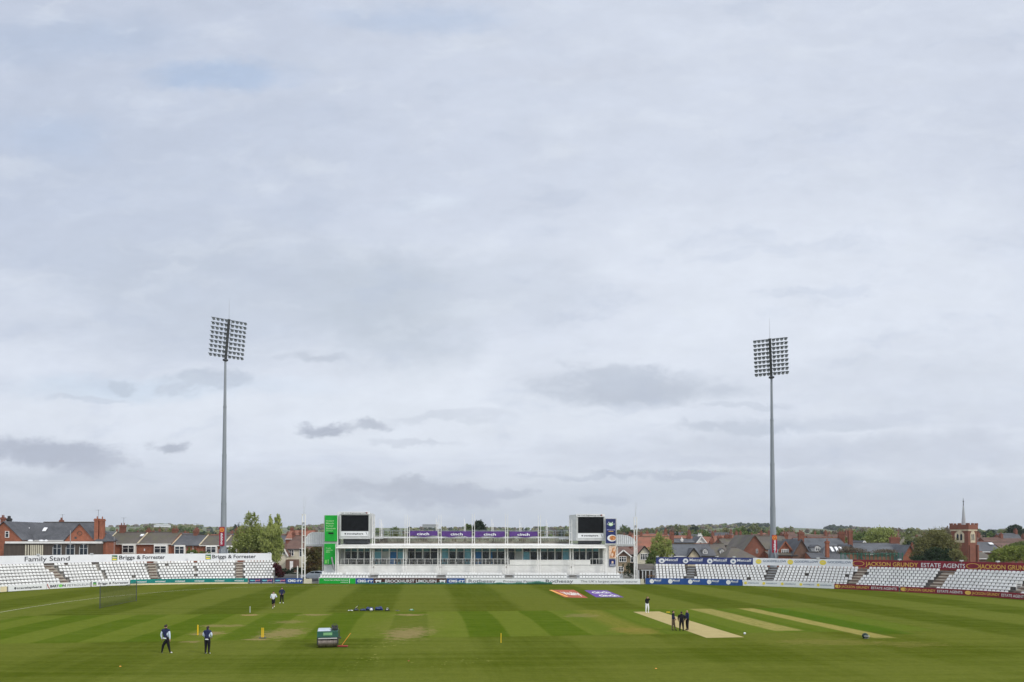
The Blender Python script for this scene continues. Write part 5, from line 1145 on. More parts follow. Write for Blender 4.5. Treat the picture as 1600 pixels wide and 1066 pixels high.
def church():
    Y = 168; xc = PX(1506.3, Y); r = thing('church_tower', 'red brick church tower with stone belfry windows and a thin spire', 'church tower', (xc, Y, 0)); a = 3.55
    rot = R(33); k = Y / F
    def rbox(mb, h, z0, z1, m=0, hx=None):
        pts = [(math.cos(rot) * x - math.sin(rot) * y, math.sin(rot) * x + math.cos(rot) * y) for x, y in ((-h, -h), (h, -h), (h, h), (-h, h))]
        mb.hexa([(*p, z0) for p in pts] + [(*p, z1) for p in pts], m)
    h = a / 1.41 * 1.0; h = 1.82
    ztop, zs, zl = PZ(817.8, Y), PZ(827.5, Y), PZ(848, Y)
    mb = MB(); rbox(mb, h, 0, zs); mb.build('tower', 'brick_red', r)
    mb = MB(); rbox(mb, h + .18, zs + .005, ztop - .35)
    fr = [Vector((math.cos(rot), math.sin(rot), 0)), Vector((-math.sin(rot), math.cos(rot), 0))]
    for ax, other in ((fr[0], fr[1]), (fr[1], fr[0])):
        for s in (-1, 1):
            for i in range(5):
                if i % 2 == 0:
                    c = other * s * (h + .02) + ax * ((i - 2) * .95 * (h / 2)); mb.hexa([Vector((c.x, c.y, 0)) + ax * u * .32 + other * v * .17 + Vector((0, 0, w)) for w in (ztop - .35, ztop) for u, v in ((-1, -1), (1, -1), (1, 1), (-1, 1))])
    mb.build('parapet', 'brick_red', r)
    mb = MB(); rbox(mb, h + .10, PZ(829.8, Y), zs); mb.build('stone_band', 'stone', r)
    for n, t_ in ((-fr[1], fr[0]), (-fr[0], fr[1])):
        w = 1.0; z0, z1 = zl, PZ(829.5, Y); mb = MB(); c = n * (h + .05)
        def P(u, z, e=0): q = c + t_ * u + n * e; return (q.x, q.y, z)
        mb.face([P(-w, z0), P(w, z0), P(w, z1 - .7), P(.5 * w, z1 - .1), P(0, z1 + .1), P(-.5 * w, z1 - .1), P(-w, z1 - .7)]); o = mb.build('belfry_window', 'stone', r)
        mb = MB()
        for s in (-1, 1): mb.face([P(s * .38 - .22, z0 + .5, .02), P(s * .38 + .22, z0 + .5, .02), P(s * .38 + .22, z1 - .9, .02), P(s * .38, z1 - .6, .02), P(s * .38 - .22, z1 - .9, .02)])
        mb.build('opening', 'glass_dark', o)
        for s in (-1, 1):        # corner buttresses
            mb = MB(); q = c + t_ * s * (h - .2); mb.hexa([q + t_ * u * .28 + n * v + Vector((0, 0, w2)) for w2 in (0, zl - .5) for u, v in ((-1, 0), (1, 0), (1, .3), (-1, .3))]); mb.build('buttress', 'brick_red', r)
    zb = ztop - .3; mb = MB(); mb.tube((0, 0, zb), (0, 0, PZ(790, Y)), .46, .12, 8); mb.build('spire', 'lead', r)
    mb = MB(); mb.tube((0, 0, PZ(790, Y)), (0, 0, PZ(778.5, Y)), .10, .03, 6); mb.ball((0, 0, PZ(783.5, Y)), .16); mb.build('finial', 'dark_metal', r)
church()

def green_fence():
    Y = 150; r = thing('metal_fence', 'green metal railing fence behind the right end of the Goodfellow stand', 'fence', (PX(1362, Y), Y, 0)); ox = r.location.x
    g = mat('fence_green', (.03, .13, .09), .5, .15); mb = MB(); q = 1314
    za, zb = PZ(876, Y), PZ(864.3, Y)
    mb.box(PX(1313, Y) - ox, PX(1410, Y) - ox, 0, .06, zb - .15, zb - .07); mb.box(PX(1313, Y) - ox, PX(1410, Y) - ox, 0, .06, za, za + .08)
    x = PX(1313, Y) - ox
    while x < PX(1410, Y) - ox: mb.box(x, x + .03, .02, .04, za, zb - .1); x += .16
    mb.build('rails', g, r)
    while q <= 1411: mb = MB(); x = PX(q, Y) - ox; mb.box(x - .05, x + .05, -.05, .1, 0, zb + .1); mb.build('post', g, r); q += 6.4
green_fence()
def shelter():
    Y = 133; r = thing('shelter', 'low grey roofed timber shelter between the white mast and the Metcalf stand', 'shelter', (PX(1010, Y), Y, 0)); ox = r.location.x; X = lambda q: PX(q, Y) - ox; Z = lambda q: PZ(q, Y)
    mb = MB(); mb.hexa([(X(997), -.3, Z(890.2)), (X(1026), -.3, Z(890.2)), (X(1026), 3.5, Z(883.5)), (X(997), 3.5, Z(883.5)), (X(997), -.3, Z(889)), (X(1026), -.3, Z(889)), (X(1026), 3.5, Z(882)), (X(997), 3.5, Z(882))]); mb.build('roof', 'slate_brown', r)
    mb = MB(); mb.box(X(998), X(1025), 3.2, 3.4, 0, Z(883.9)); mb.build('back_wall', 'dark_cladding', r)
    mb = MB(); mb.box(X(1001), X(1026), -.28, -.14, Z(891.6), Z(890.3)); mb.build('fascia', 'light_grey', r)
    for q in (997.5, 1003.6, 1008.4, 1014.6, 1020): mb = MB(); mb.box(X(q) - .09, X(q) + .09, -.2, 0, 0, Z(890.4)); mb.build('post', 'light_grey', r)
    Y = 131.6; t = thing('picnic_table', 'small brown timber picnic table in front of the shelter', 'table', (PX(1017.5, Y), Y, 0)); mb = MB()
    z = PZ(900, Y); z = 1.15; mb.box(-.55, .55, -.35, .35, z, z + .1); mb.build('table_top', 'timber', t)
    for s in (-1, 1):
        for u in (-1, 1): mb = MB(); mb.beam((s * .42, u * .3, 0), (s * .42, u * .1, z), .08, .08); mb.build('leg', 'timber', t)
shelter()
# small white post, gate at the right, road, car
def small_things():
    Y = 129.5; mb = MB(); mb.box(-.07, .07, -.07, .07, 0, PZ(884.5, Y)); o = mb.build('gate_post', 'white_paint'); o.location = (PX(465.3, Y), Y, 0); tag(o, 'short white post left of the tall white mast', 'post')
    mb = MB(); mb.beam((0, 0, 0), (1.3, 0, -2.0), .1, .1); 
    Y = 178 - 12
    mb = MB()
    mb.face([(PX(380, 140), 139, .0), (PX(545, 140), 139, .0), (PX(560, 160), 160, .0), (PX(370, 160), 160, .0)]); o = mb.build('road', 'asphalt'); struct(o)
    # low white gate leaning at the right-hand stand
    Y = 97.5; g = thing('field_gate', 'small white barred gate standing by the seats at the right edge', 'gate', (PX(1591, Y), Y, .9)); mb = MB()
    for x in (-.28, .28): mb.box(x - .04, x + .04, -.03, .03, 0, 1.15)
    for z in (.1, .6, 1.08): mb.box(-.24, .24, -.02, .02, z, z + .06)
    for x in (-.14, 0, .14): mb.box(x - .02, x + .02, -.015, .015, .16, 1.08)
    mb.build('frame', 'white_paint', g); g.rotation_euler = (0, 0, R(-30))
    # roll of green covering along the foot of the boards
    s0, s1 = s_at(560), s_at(862); mb = MB(); n = 70; pts = [bpt(s0 + (s1 - s0) * i / n, -.35) for i in range(n + 1)]
    for i, (a, b) in enumerate(zip(pts, pts[1:])):
        r0 = .12 + .05 * math.sin(i * .9) + (.10 if i > 60 else 0); mb.tube((*a, r0), (*b, r0), r0, r0 * 1.02, 6, 0, False)
    o = mb.build('ground_cover_roll', mat('cover_green', (.05, .16, .115), .7, .2, 1)); tag(o, 'long roll of dark green cover lying at the foot of the centre boards', 'cover')
    # spotlights along the back panels
    for q, off, z, lab in ((60, 7.3, 4.95, ''), (143, 7.3, 4.95, ''), (300, 7.3, 4.95, ''), (421, 7.3, 4.95, ''), (1026, 6.9, 4.36, ''), (1146, 6.9, 4.36, ''), (1278, 6.9, 4.3, ''), (1405, 6.9, 4.3, ''), (1503, 6.9, 4.3, ''), (1559, 6.9, 4.3, '')):
        p = bpt(s_at(q, off), off - .1); mb = MB(); mb.box(-.22, .22, -.12, .12, .02, .2); mb.box(-.04, .04, -.04, .04, -.1, .05)
        o = mb.build('spotlight', 'light_grey'); o.location = (p.x, p.y, z); tag(o, 'small grey spotlight on top of the stand back panel', 'spotlight', 'spotlights on the stand panels')
small_things()
def car():
    Y = 141; r = thing('parked_car', 'silver car parked on the road beside the white mast', 'car', (PX(492, Y), Y, 0)); W = 1.75; s = 1.12
    prof = [(-2.1, .35), (-2.12, .72), (-1.75, .88), (-1.1, .98), (-.35, 1.42), (.55, 1.50), (1.35, 1.38), (1.95, 1.0), (2.1, .9), (2.12, .35)]
    mb = MB(); n = len(prof); k = len(mb.v)
    for y in (-W / 2, W / 2): mb.v += [(a * s, y * (.86 if b > 1.1 else 1), b * s) for a, b in prof]
    mb.f.append(tuple(range(n))); mb.mi.append(0); mb.f.append(tuple(range(2 * n - 1, n - 1, -1))); mb.mi.append(0)
    for i in range(n): j = (i + 1) % n; mb.f.append((i, i + n, j + n, j)); mb.mi.append(0)
    mb.build('body', mat('silver_paint', (.42, .46, .50), .3, .04, 1, .5, .3), r)
    mb = MB()
    for a in ([(-.95, 1.0), (-.35, 1.36), (.1, 1.42), (.1, 1.02)], [(.18, 1.02), (.18, 1.43), (.6, 1.44), (1.2, 1.32), (1.55, 1.04)]):
        mb.face([(x * s, -W / 2 * .93 - .03, z * s) for x, z in a]); mb.face([(x * s, W / 2 * .93 + .03, z * s) for x, z in a])
    mb.build('side_windows', 'glass_dark', r)
    mb = MB(); mb.face([(-1.08 * s, -.7, 1.01 * s), (-1.08 * s, .7, 1.01 * s), (-.40 * s, .62, 1.42 * s), (-.40 * s, -.62, 1.42 * s)]); mb.build('windscreen', 'glass_dark', r).location = (-.03, 0, .03)
    for x in (-1.35, 1.3):
        for y in (-W / 2 + .02, W / 2 - .02):
            mb = MB(); mb.tube((x * s, y - .1, .34), (x * s, y + .1, .34), .34, n=16); w = mb.build('wheel', 'tar', r)
            mb = MB(); e = -.11 if y < 0 else .11; mb.tube((x * s, y + e, .34), (x * s, y + e * 1.1, .34), .2, n=12); mb.build('rim', 'light_grey', w)
    for y in (-.6, .6): mb = MB(); mb.box(-2.14 * s - .02, -2.0 * s, y - .18, y + .18, .68 * s, .8 * s); mb.build('headlight', 'panel_white', r)
    for y in (-.6, .6): mb = MB(); mb.box(2.02 * s, 2.14 * s + .02, y - .14, y + .14, .8 * s, .95 * s); mb.build('tail_light', 'red', r)
car()

# ------------------------------------------------------------------ trees
leafm = {}
def leaf_mat(name, c1, c2):
    m = bpy.data.materials.new(name); m.use_nodes = True; t = NT(m.node_tree); b = t.n['Principled BSDF']; b.inputs['Roughness'].default_value = .7; b.inputs['Specular IOR Level'].default_value = .2
    tc = t.n.new('ShaderNodeTexCoord'); oi = t.n.new('ShaderNodeObjectInfo')
    n = t.ss(t.noise(tc.outputs['Object'], .55, 4, .6), .35, .65); c = t.mix(n, c1, c2)
    c = t.mix(t.mul(oi.outputs['Random'], .45), c, [(x * .55 + y * .2) for x, y in zip(c1, c2)])
    t.l.new(c, b.inputs['Base Color'])
    tr = t.n.new('ShaderNodeBsdfTranslucent'); t.l.new(c, tr.inputs[0]); ms = t.n.new('ShaderNodeMixShader'); ms.inputs[0].default_value = .25
    out = t.n['Material Output']; t.l.new(b.outputs[0], ms.inputs[1]); t.l.new(tr.outputs[0], ms.inputs[2]); t.l.new(ms.outputs[0], out.inputs[0])
    MATS[name] = m
leaf_mat('leaf_birch', (.20, .245, .06), (.38, .42, .13)); leaf_mat('leaf_olive', (.15, .15, .055), (.27, .26, .10)); leaf_mat('leaf_green', (.075, .12, .03), (.16, .21, .055))
leaf_mat('leaf_dark', (.018, .035, .016), (.04, .07, .03)); leaf_mat('leaf_autumn', (.14, .085, .035), (.13, .15, .045)); leaf_mat('leaf_town', (.13, .155, .05), (.23, .25, .09)); leaf_mat('leaf_yellow', (.16, .20, .04), (.26, .30, .07)); leaf_mat('leaf_bare', (.15, .12, .085), (.20, .165, .12)); leaf_mat('leaf_maroon', (.07, .015, .02), (.12, .03, .03))
mat('bark', (.16, .13, .10), .9, .3, 3); mat('bark_pale', (.42, .40, .36), .8, .35, 3, stretch=(1, 1, 4))
def crown_mesh(blobs, n, size, flat=.6, droop=0.0):
    """leaf-sized quads spread through the volume of several blobs (cx, cy, cz, rx, ry, rz)"""
    mb = MB(); vol = [b[3] * b[4] * b[5] for b in blobs]; tot = sum(vol)
    for b, v in zip(blobs, vol):
        k = int(n * v / tot) + 6; clumps = [(random.gauss(0, 1), random.gauss(0, 1), random.gauss(0, 1)) for _ in range(max(5, k // 22))]
        cl = []
        for g in clumps:
            L = math.sqrt(sum(q * q for q in g)) or 1; r = random.uniform(.45, 1.0) ** .6; cl.append([q / L * r for q in g])
        for _ in range(k):
            c = random.choice(cl); s = .19
            p = Vector((b[0] + b[3] * (c[0] + random.gauss(0, s)), b[1] + b[4] * (c[1] + random.gauss(0, s)), b[2] + b[5] * (c[2] + random.gauss(0, s))))
            d = Vector((random.gauss(0, 1), random.gauss(0, 1), random.gauss(0, flat))).normalized(); e = d.orthogonal().normalized(); f = d.cross(e); a = random.uniform(0, 6.28)
            u = (e * math.cos(a) + f * math.sin(a)) * size * random.uniform(.6, 1.3); w = d.cross(u) * random.uniform(.5, .9)
            if droop: w = Vector((0, 0, -size * droop * random.uniform(.6, 1.6)))
            mb.face([p - u, p - w * .5, p + u, p + w])
    return mb
def tree_parts(name, label, loc, blobs, n, size, lm, trunk_h, tr, bark='bark', limbs=6, group=None, cat='tree', droop=0.0):
    r = thing(name, label, cat, loc, 0, group)
    mb = MB(); top = Vector((0, 0, trunk_h)); mb.tube((0, 0, -.5), top * .55, tr, tr * .75, 8); mb.tube(top * .55, top, tr * .75, tr * .35, 8)
    for i in range(limbs):
        b = random.choice(blobs); e = Vector((b[0] + random.uniform(-.6, .6) * b[3], b[1] + random.uniform(-.6, .6) * b[4], b[2] + random.uniform(-.2, .7) * b[5])); s = top * random.uniform(.4, .95); m = s.lerp(e, .5) + Vector((0, 0, .3))
        mb.tube(s, m, tr * .4, tr * .25, 6); mb.tube(m, e, tr * .25, tr * .06, 6)
        for _ in range(3): e2 = e + Vector((random.gauss(0, .8), random.gauss(0, .8), random.gauss(.3, .7))); mb.tube(m.lerp(e, random.uniform(.3, .9)), e2, tr * .1, tr * .03, 5)
    mb.build('trunk', bark, r); crown_mesh(blobs, n, size, droop=droop).build('crown', lm, r)
    return r
def px_tree(name, label, Y, px, pbase, blobs_px, n, size, lm, bark='bark', trunk=True, cat='tree', droop=0.0, zb=0.0, trr=.22, limbs=8, group=None):
    """blobs given in pixels: (px, py, rx, ry)"""
    x = PX(px, Y); k = Y / F; bl = [(PX(a, Y) - x, random.uniform(-.5, .5), PZ(b, Y) - zb, rx * k, rx * k * .9, ry * k) for a, b, rx, ry in blobs_px]
    th = max(b[2] for b in bl)
    return tree_parts(name, label, (x, Y, zb), bl, n, size, lm, th * .9, trr, bark, limbs, group, cat, droop)
px_tree('birch_tree', 'tall fresh green birch with twin tops behind the family stand', 152, 389, 870, [(387, 812, 8, 11), (398, 811, 6, 10), (385, 830, 12, 12), (398, 832, 14, 14), (378, 845, 14, 16), (394, 850, 20, 16), (372, 860, 12, 10), (408, 846, 12, 16)], 9000, .20, 'leaf_birch', 'bark_pale')
px_tree('weeping_birch', 'drooping thin leaved birch with white trunk at the end of the family stand', 149, 426, 870, [(423, 815, 5, 8), (434, 816, 6, 10), (428, 830, 11, 12), (422, 848, 14, 16), (433, 855, 9, 18), (427, 872, 9, 10), (413, 838, 8, 14)], 7000, .17, 'leaf_birch', 'bark_pale', droop=1.6)
px_tree('autumn_tree', 'brown and green tree in front of the road between the mast and the green tower', 160, 490, 896, [(484, 862, 8, 8), (497, 863, 10, 10), (488, 878, 10, 10), (500, 880, 9, 10), (492, 890, 12, 6), (480, 888, 6, 8)], 5200, .20, 'leaf_autumn')
px_tree('purple_shrub', 'dark red leaved shrub at the right end of the family stand', 139, 434, 900, [(434, 888, 6, 7), (437, 896, 6, 6), (430, 893, 5, 6)], 1800, .16, 'leaf_maroon', cat='shrub', trr=.06)
def hedge(label, x0, x1, yt, Y, lm, base_z=0):
    a, b = PX(x0, Y), PX(x1, Y); mb = MB(); n = int((b - a) / .7) + 1; bl = [(a + (b - a) * (i + .5) / n - (a + b) / 2, 0, PZ(yt, Y) * .5, .8, .7, PZ(yt, Y) * .52) for i in range(n)]
    o = crown_mesh(bl, int(220 * (b - a)), .17).build('hedge', lm); o.location = ((a + b) / 2, Y, 0); tag(o, label, 'hedge'); return o
hedge('clipped dark green hedge along the road beside the white mast', 438, 500, 888, 166, 'leaf_dark'); hedge('dark hedge behind the food tower and low wall', 975, 1002, 880, 150, 'leaf_dark')
px_tree('birch_tree', 'slim yellow green birch with bare twigs left of the Metcalf panel', 160, 1032, 880, [(1031, 838, 6, 8), (1026, 848, 9, 9), (1038, 850, 10, 10), (1028, 860, 13, 10), (1040, 863, 10, 9), (1022, 872, 8, 8)], 4600, .17, 'leaf_birch', 'bark', droop=.9, limbs=14)
px_tree('conifer', 'small dark green conifer beside the shelter and Metcalf panel', 150, 1017, 880, [(1018, 874, 7, 8), (1015, 884, 8, 8), (1022, 866, 5, 6)], 2200, .15, 'leaf_green', cat='tree')
px_tree('olive_tree', 'large round olive green tree left of the church tower', 158, 1462, 876, [(1462, 838, 17, 12), (1448, 846, 15, 12), (1476, 846, 14, 12), (1440, 858, 13, 12), (1485, 856, 12, 12), (1462, 852, 20, 14), (1432, 866, 9, 10), (1492, 866, 9, 10)], 11000, .17, 'leaf_olive', limbs=22)
px_tree('evergreen_tree', 'dark evergreen under the large olive tree behind the maroon panel', 154, 1463, 890, [(1458, 868, 16, 10), (1472, 866, 14, 10), (1446, 874, 18, 7), (1484, 874, 16, 7), (1464, 876, 20, 8)], 6000, .19, 'leaf_dark')
px_tree('garden_tree', 'bright yellow green tree right of the church tower', 150, 1568, 880, [(1560, 868, 12, 10), (1575, 866, 12, 10), (1590, 864, 12, 11), (1603, 866, 10, 12), (1552, 874, 8, 7)], 6500, .17, 'leaf_yellow')
px_tree('garden_tree', 'darker green tree behind the yellow green tree at the right edge', 165, 1588, 880, [(1583, 858, 9, 8), (1597, 856, 10, 9), (1572, 862, 9, 7)], 3000, .18, 'leaf_green')
px_tree('cedar_tree', 'tall dark cedar on the skyline at the right edge', 420, 1588, 850, [(1588, 826, 9, 5), (1581, 833, 10, 5), (1594, 832, 10, 6), (1588, 840, 16, 6)], 3800, .55, 'leaf_dark', trr=.5, zb=0)
px_tree('garden_tree', 'wide yellow green tree above the slate roofs right of the large chimneys', 260, 1376, 850, [(1368, 836, 14, 9), (1382, 832, 12, 8), (1392, 838, 12, 8), (1376, 842, 20, 8)], 4200, .32, 'leaf_birch', trr=.35)
px_tree('evergreen_tree', 'round dark evergreen rising above the purple banners', 330, 749, 850, [(749, 820, 7, 6), (746, 827, 8, 7), (753, 827, 6, 7)], 2600, .38, 'leaf_dark', trr=.4)
px_tree('garden_tree', 'yellow green tree left of the dark evergreen above the purple banners', 335, 732, 850, [(731, 825, 6, 5), (734, 831, 7, 5)], 1500, .36, 'leaf_green', trr=.3)
px_tree('bare_tree', 'bare brown tree top right behind the church tower', 200, 1484, 850, [(1483, 832, 8, 8), (1490, 838, 8, 8)], 900, .2, 'leaf_bare', limbs=16)
px_tree('bare_shrub', 'pale bare creeper mass above the green metal fence', 153, 1340, 870, [(1322, 860, 12, 6), (1338, 862, 14, 5), (1352, 864, 8, 4), (1380, 864, 16, 5), (1396, 864, 8, 4)], 4200, .13, 'leaf_bare', cat='shrub', trr=.08)
px_tree('garden_shrub', 'brownish green shrub left of the church tower base', 148, 1496, 880, [(1492, 866, 8, 7), (1498, 873, 9, 6)], 1600, .16, 'leaf_olive', cat='shrub', trr=.08)
px_tree('garden_shrub', 'green shrub in front of the terrace left of the floodlight tower', 156, 296, 880, [(293, 861, 3, 6), (300, 864, 8, 4), (312, 865, 6, 3), (322, 865, 5, 3)], 1300, .15, 'leaf_green', cat='shrub', trr=.06)
# ------------------------------------------------------------------ the town beyond: roofs, trees, woods
rs = random.Random(11)
def far_proto(roof, wall, k):
    r = bpy.data.objects.new('far_house', None)
    W, Dp, ze, zr = 7.5, 8.5, 5.2, 8.0; mb = MB(); mb.box(-W / 2, W / 2, 0, Dp, -6, ze); mb.face([(-W / 2, 0, ze), (-W / 2, Dp / 2, zr), (-W / 2, Dp, ze)]); mb.face([(W / 2, 0, ze), (W / 2, Dp, ze), (W / 2, Dp / 2, zr)])
    wl = mb.build('wall', wall, r); mb = MB(); t = .15
    for y0, y1 in ((-.35, Dp / 2), (Dp + .35, Dp / 2)):
        zl = ze - .2; p = [(-W / 2 - .1, y0, zl), (W / 2 + .1, y0, zl), (W / 2 + .1, y1, zr), (-W / 2 - .1, y1, zr)]; mb.hexa([*p, *[(a, b, c + t) for a, b, c in p]])
    rf = mb.build('roof', roof, r); mb = MB(); mb.box(W / 2 - .9, W / 2 - .1, Dp / 2 - .6, Dp / 2 + .6, zr - 1, zr + 1.3)
    for q in (-.3, .3): mb.tube((W / 2 - .5, Dp / 2 + q, zr + 1.3), (W / 2 - .5, Dp / 2 + q, zr + 1.8), .14, .12, 6)
    mb.build('chimney', 'brick_red', r)
    for x in (-2, 1.4):
        f = MB(); f.box(x - .7, x + .7, -.1, -.005, 3.2, 4.6); w = f.build('window', 'white_paint', r); f = MB(); f.box(x - .55, x + .55, -.12, -.101, 3.35, 4.45); f.build('pane', 'glass_dark', w)
    return r
FP = [far_proto('tile_red', 'brick_orange', 0), far_proto('tile_brown', 'brick_red', 1), far_proto('slate', 'brick_red', 2), far_proto('slate_brown', 'cream_render', 3)]
FL = ['small %s house with red tiled roof %s', 'small %s brick house with brown tiled roof %s', 'small %s brick house with grey slate roof %s', 'small %s pale house with brown slate roof %s']
FG = ['far red roofed houses', 'far brown roofed houses', 'far slate roofed houses', 'far pale walled houses']
def zone(px, Y):
    w = 'near' if Y < 290 else 'middle distance' if Y < 430 else 'distant'
    z = ('behind the brick terrace' if px < 350 else 'beyond the birches and left mast') if px < 520 else 'above the cricket centre roof' if px < 950 else 'above the Metcalf panel' if px < 1140 else 'around the right floodlight tower' if px < 1245 else 'above the Goodfellow panel' if px < 1335 else 'left of the church tower' if px < 1500 else 'right of the church tower'
    return w, z
def far_house(k, px, Y, rz):
    r = FP[k].copy(); COL.objects.link(r); x = (px - 800) * Y / F; r.location = (x, Y, terr(x, Y)); r.rotation_euler = (0, 0, rz); w_, z_ = zone(px, Y); tag(r, FL[k] % (w_, z_), 'house', FG[k] + ', ' + w_ + ', ' + z_)
    s = rs.uniform(.85, 1.15); r.scale = (s, s, s * rs.uniform(.95, 1.1))
    for ch in FP[k].children:
        if Y > 330 and ch.name.startswith('window'): continue
        c = ch.copy(); COL.objects.link(c); c.parent = r
        for g in ch.children: e = g.copy(); COL.objects.link(e); e.parent = c
rows = []
# (first px, last px, depth, weights of the roof kinds)
for a, b, Y, w in ((160, 372, 232, (7, 2, 1, 0)), (170, 372, 275, (8, 2, 1, 0)), (160, 372, 330, (7, 3, 1, 0)), (150, 480, 420, (4, 3, 2, 1)), (150, 500, 540, (3, 3, 2, 2)), (430, 475, 300, (5, 3, 1, 0)),
                   (985, 1180, 240, (3, 4, 3, 1)), (1000, 1200, 290, (4, 4, 2, 1)), (965, 1220, 360, (4, 4, 2, 1)), (1215, 1345, 275, (4, 4, 1, 0)), (960, 1250, 460, (2, 4, 3, 2)), (1220, 1480, 400, (4, 4, 1, 1)), (1525, 1610, 250, (3, 4, 2, 1)), (1525, 1620, 310, (3, 4, 2, 1)), (1340, 1620, 520, (3, 4, 2, 1)), (990, 1340, 640, (2, 4, 3, 2))):
    px = a + rs.uniform(0, 5); rot = rs.uniform(-.15, .15)
    while px < b:
        k = rs.choices((0, 1, 2, 3), w)[0]; run = rs.randint(2, 6)
        for _ in range(run):
            if px < b: far_house(k, px, Y + rs.uniform(-2, 2), rot)
            px += 7.7 * F / Y * .98
        px += rs.uniform(2, 14) * 300 / Y * 1.6; rot = rs.uniform(-.3, .3)
for p in FP:
    for ch in list(p.children):
        for g in list(ch.children): bpy.data.objects.remove(g)
        bpy.data.objects.remove(ch)
    bpy.data.objects.remove(p)
# trees of the town
TP = []
for k, (lm, n, sz) in enumerate((('leaf_green', 620, .55), ('leaf_olive', 620, .5), ('leaf_dark', 620, .55), ('leaf_bare', 380, .42), ('leaf_town', 620, .5))):
    for v in range(2):
        bl = [(rs.uniform(-1.6, 1.6), rs.uniform(-1.6, 1.6), rs.uniform(4.2, 7.0), rs.uniform(2, 2.9), rs.uniform(2, 2.9), rs.uniform(1.7, 2.6)) for _ in range(5)]
        r = bpy.data.objects.new('town_tree', None); mb = MB(); mb.tube((0, 0, -3), (0, 0, 5.5), .3, .15, 6)
        for _ in range(5): b = rs.choice(bl); mb.tube((0, 0, 3.2), (b[0], b[1], b[2] + 1), .14, .04, 5)
        mb.build('trunk', 'bark', r); crown_mesh(bl, n, sz).build('crown', lm, r); TP.append((k, r))
TL = ['%s mid green round tree %s', '%s olive green spring tree %s', '%s dark evergreen tree %s', '%s bare brown tree %s', '%s fresh yellow green tree %s']
TG = ['far green trees', 'far olive trees', 'far dark evergreens', 'far bare trees', 'far yellow green trees']
def far_tree(px, Y, s, ks=(3, 3, 2, 2, 3)):
    k = rs.choices(range(5), ks)[0]; k, p = rs.choice([q for q in TP if q[0] == k]); x = (px - 800) * Y / F
    r = p.copy(); COL.objects.link(r); r.location = (x, Y, terr(x, Y)); r.rotation_euler = (0, 0, rs.uniform(0, 6.28)); r.scale = (s, s, s * rs.uniform(.85, 1.2)); w_, z_ = zone(px, Y); tag(r, TL[k] % (w_, z_), 'tree', TG[k] + ', ' + w_ + ', ' + z_)
    for ch in p.children: c = ch.copy(); COL.objects.link(c); c.parent = r
for Y, a, b, n, s in ((258, 990, 1600, 12, .8), (310, 160, 500, 5, .8), (345, 985, 1620, 20, .95), (440, 960, 1620, 34, 1.05), (500, 140, 500, 16, 1.0), (560, 960, 1620, 40, 1.15), (600, 585, 900, 18, 1.0), (720, 960, 1620, 44, 1.3), (700, 140, 520, 22, 1.1), (860, 585, 1620, 60, 1.35), (900, 140, 520, 16, 1.3)):
    for i in range(n): far_tree(rs.uniform(a, b), Y * rs.uniform(.94, 1.06), s * rs.uniform(.75, 1.25))
for k, p in TP:
    for ch in list(p.children): bpy.data.objects.remove(ch)
    bpy.data.objects.remove(p)
# woods on the hills: one mass of tree crowns
def woods():
    mb = MB(); dens = [(1100, 300, -350, 2600, 1.0), (1300, 240, -350, 2300, 1.1), (1500, 260, -350, 2300, 1.2), (1700, 360, -350, 2300, 1.25), (1880, 700, -400, 2300, 1.3), (1960, 900, -400, 2300, 1.35), (2040, 800, -400, 2300, 1.4)]
    def field(px, Y): return noise.noise(Vector((px / 90, Y / 500, 3.3)))
    def lowpoly(c, r, h, mi):
        k = len(mb.v); N = 7; rowz = ((-1.0, .35), (-.35, .95), (.35, .9), (.85, .45)); 
        for z, q in rowz:
            for i in range(N):
                a = 6.283 * (i + .5 * (z > 0)) / N; j = rs.uniform(.75, 1.2); mb.v.append((c[0] + r * q * j * math.cos(a), c[1] + r * q * j * math.sin(a), c[2] + h * (z + rs.uniform(-.12, .12))))
        for j in range(3):
            for i in range(N): a = k + j * N + i; b = k + j * N + (i + 1) % N; mb.f.append((a, b, b + N, a + N)); mb.mi.append(mi)
        mb.f.append(tuple(k + 3 * N + i for i in range(N))); mb.mi.append(mi)
    for Y0, n, a, b, s in dens:
        for _ in range(n):
            px = rs.uniform(a, b); Y = Y0 * rs.uniform(.96, 1.05)
            if field(px, Y) < -.15 + (.05 if Y0 > 1800 else 0): continue
            x = (px - 800) * Y / F; r = rs.uniform(3.2, 5.5) * s; h = rs.uniform(3, 4.6) * s
            if 1150 < px < 1330 and Y0 > 1800: h *= 1.25; mi = 2
            elif px < 500 and Y0 > 1700: h *= .8; mi = rs.choice((0, 1, 3))
            else: mi = rs.choice((0, 0, 1, 1, 2, 3, 3, 1))
            lowpoly((x, Y, terr(x, Y) + h * .8), r, h, mi)
    o = mb.build('woods', ['leaf_green', 'leaf_olive', 'leaf_dark', 'leaf_bare']); o['kind'] = 'stuff'; tag(o, 'far woodland along the hills on the skyline', 'woodland')
woods()
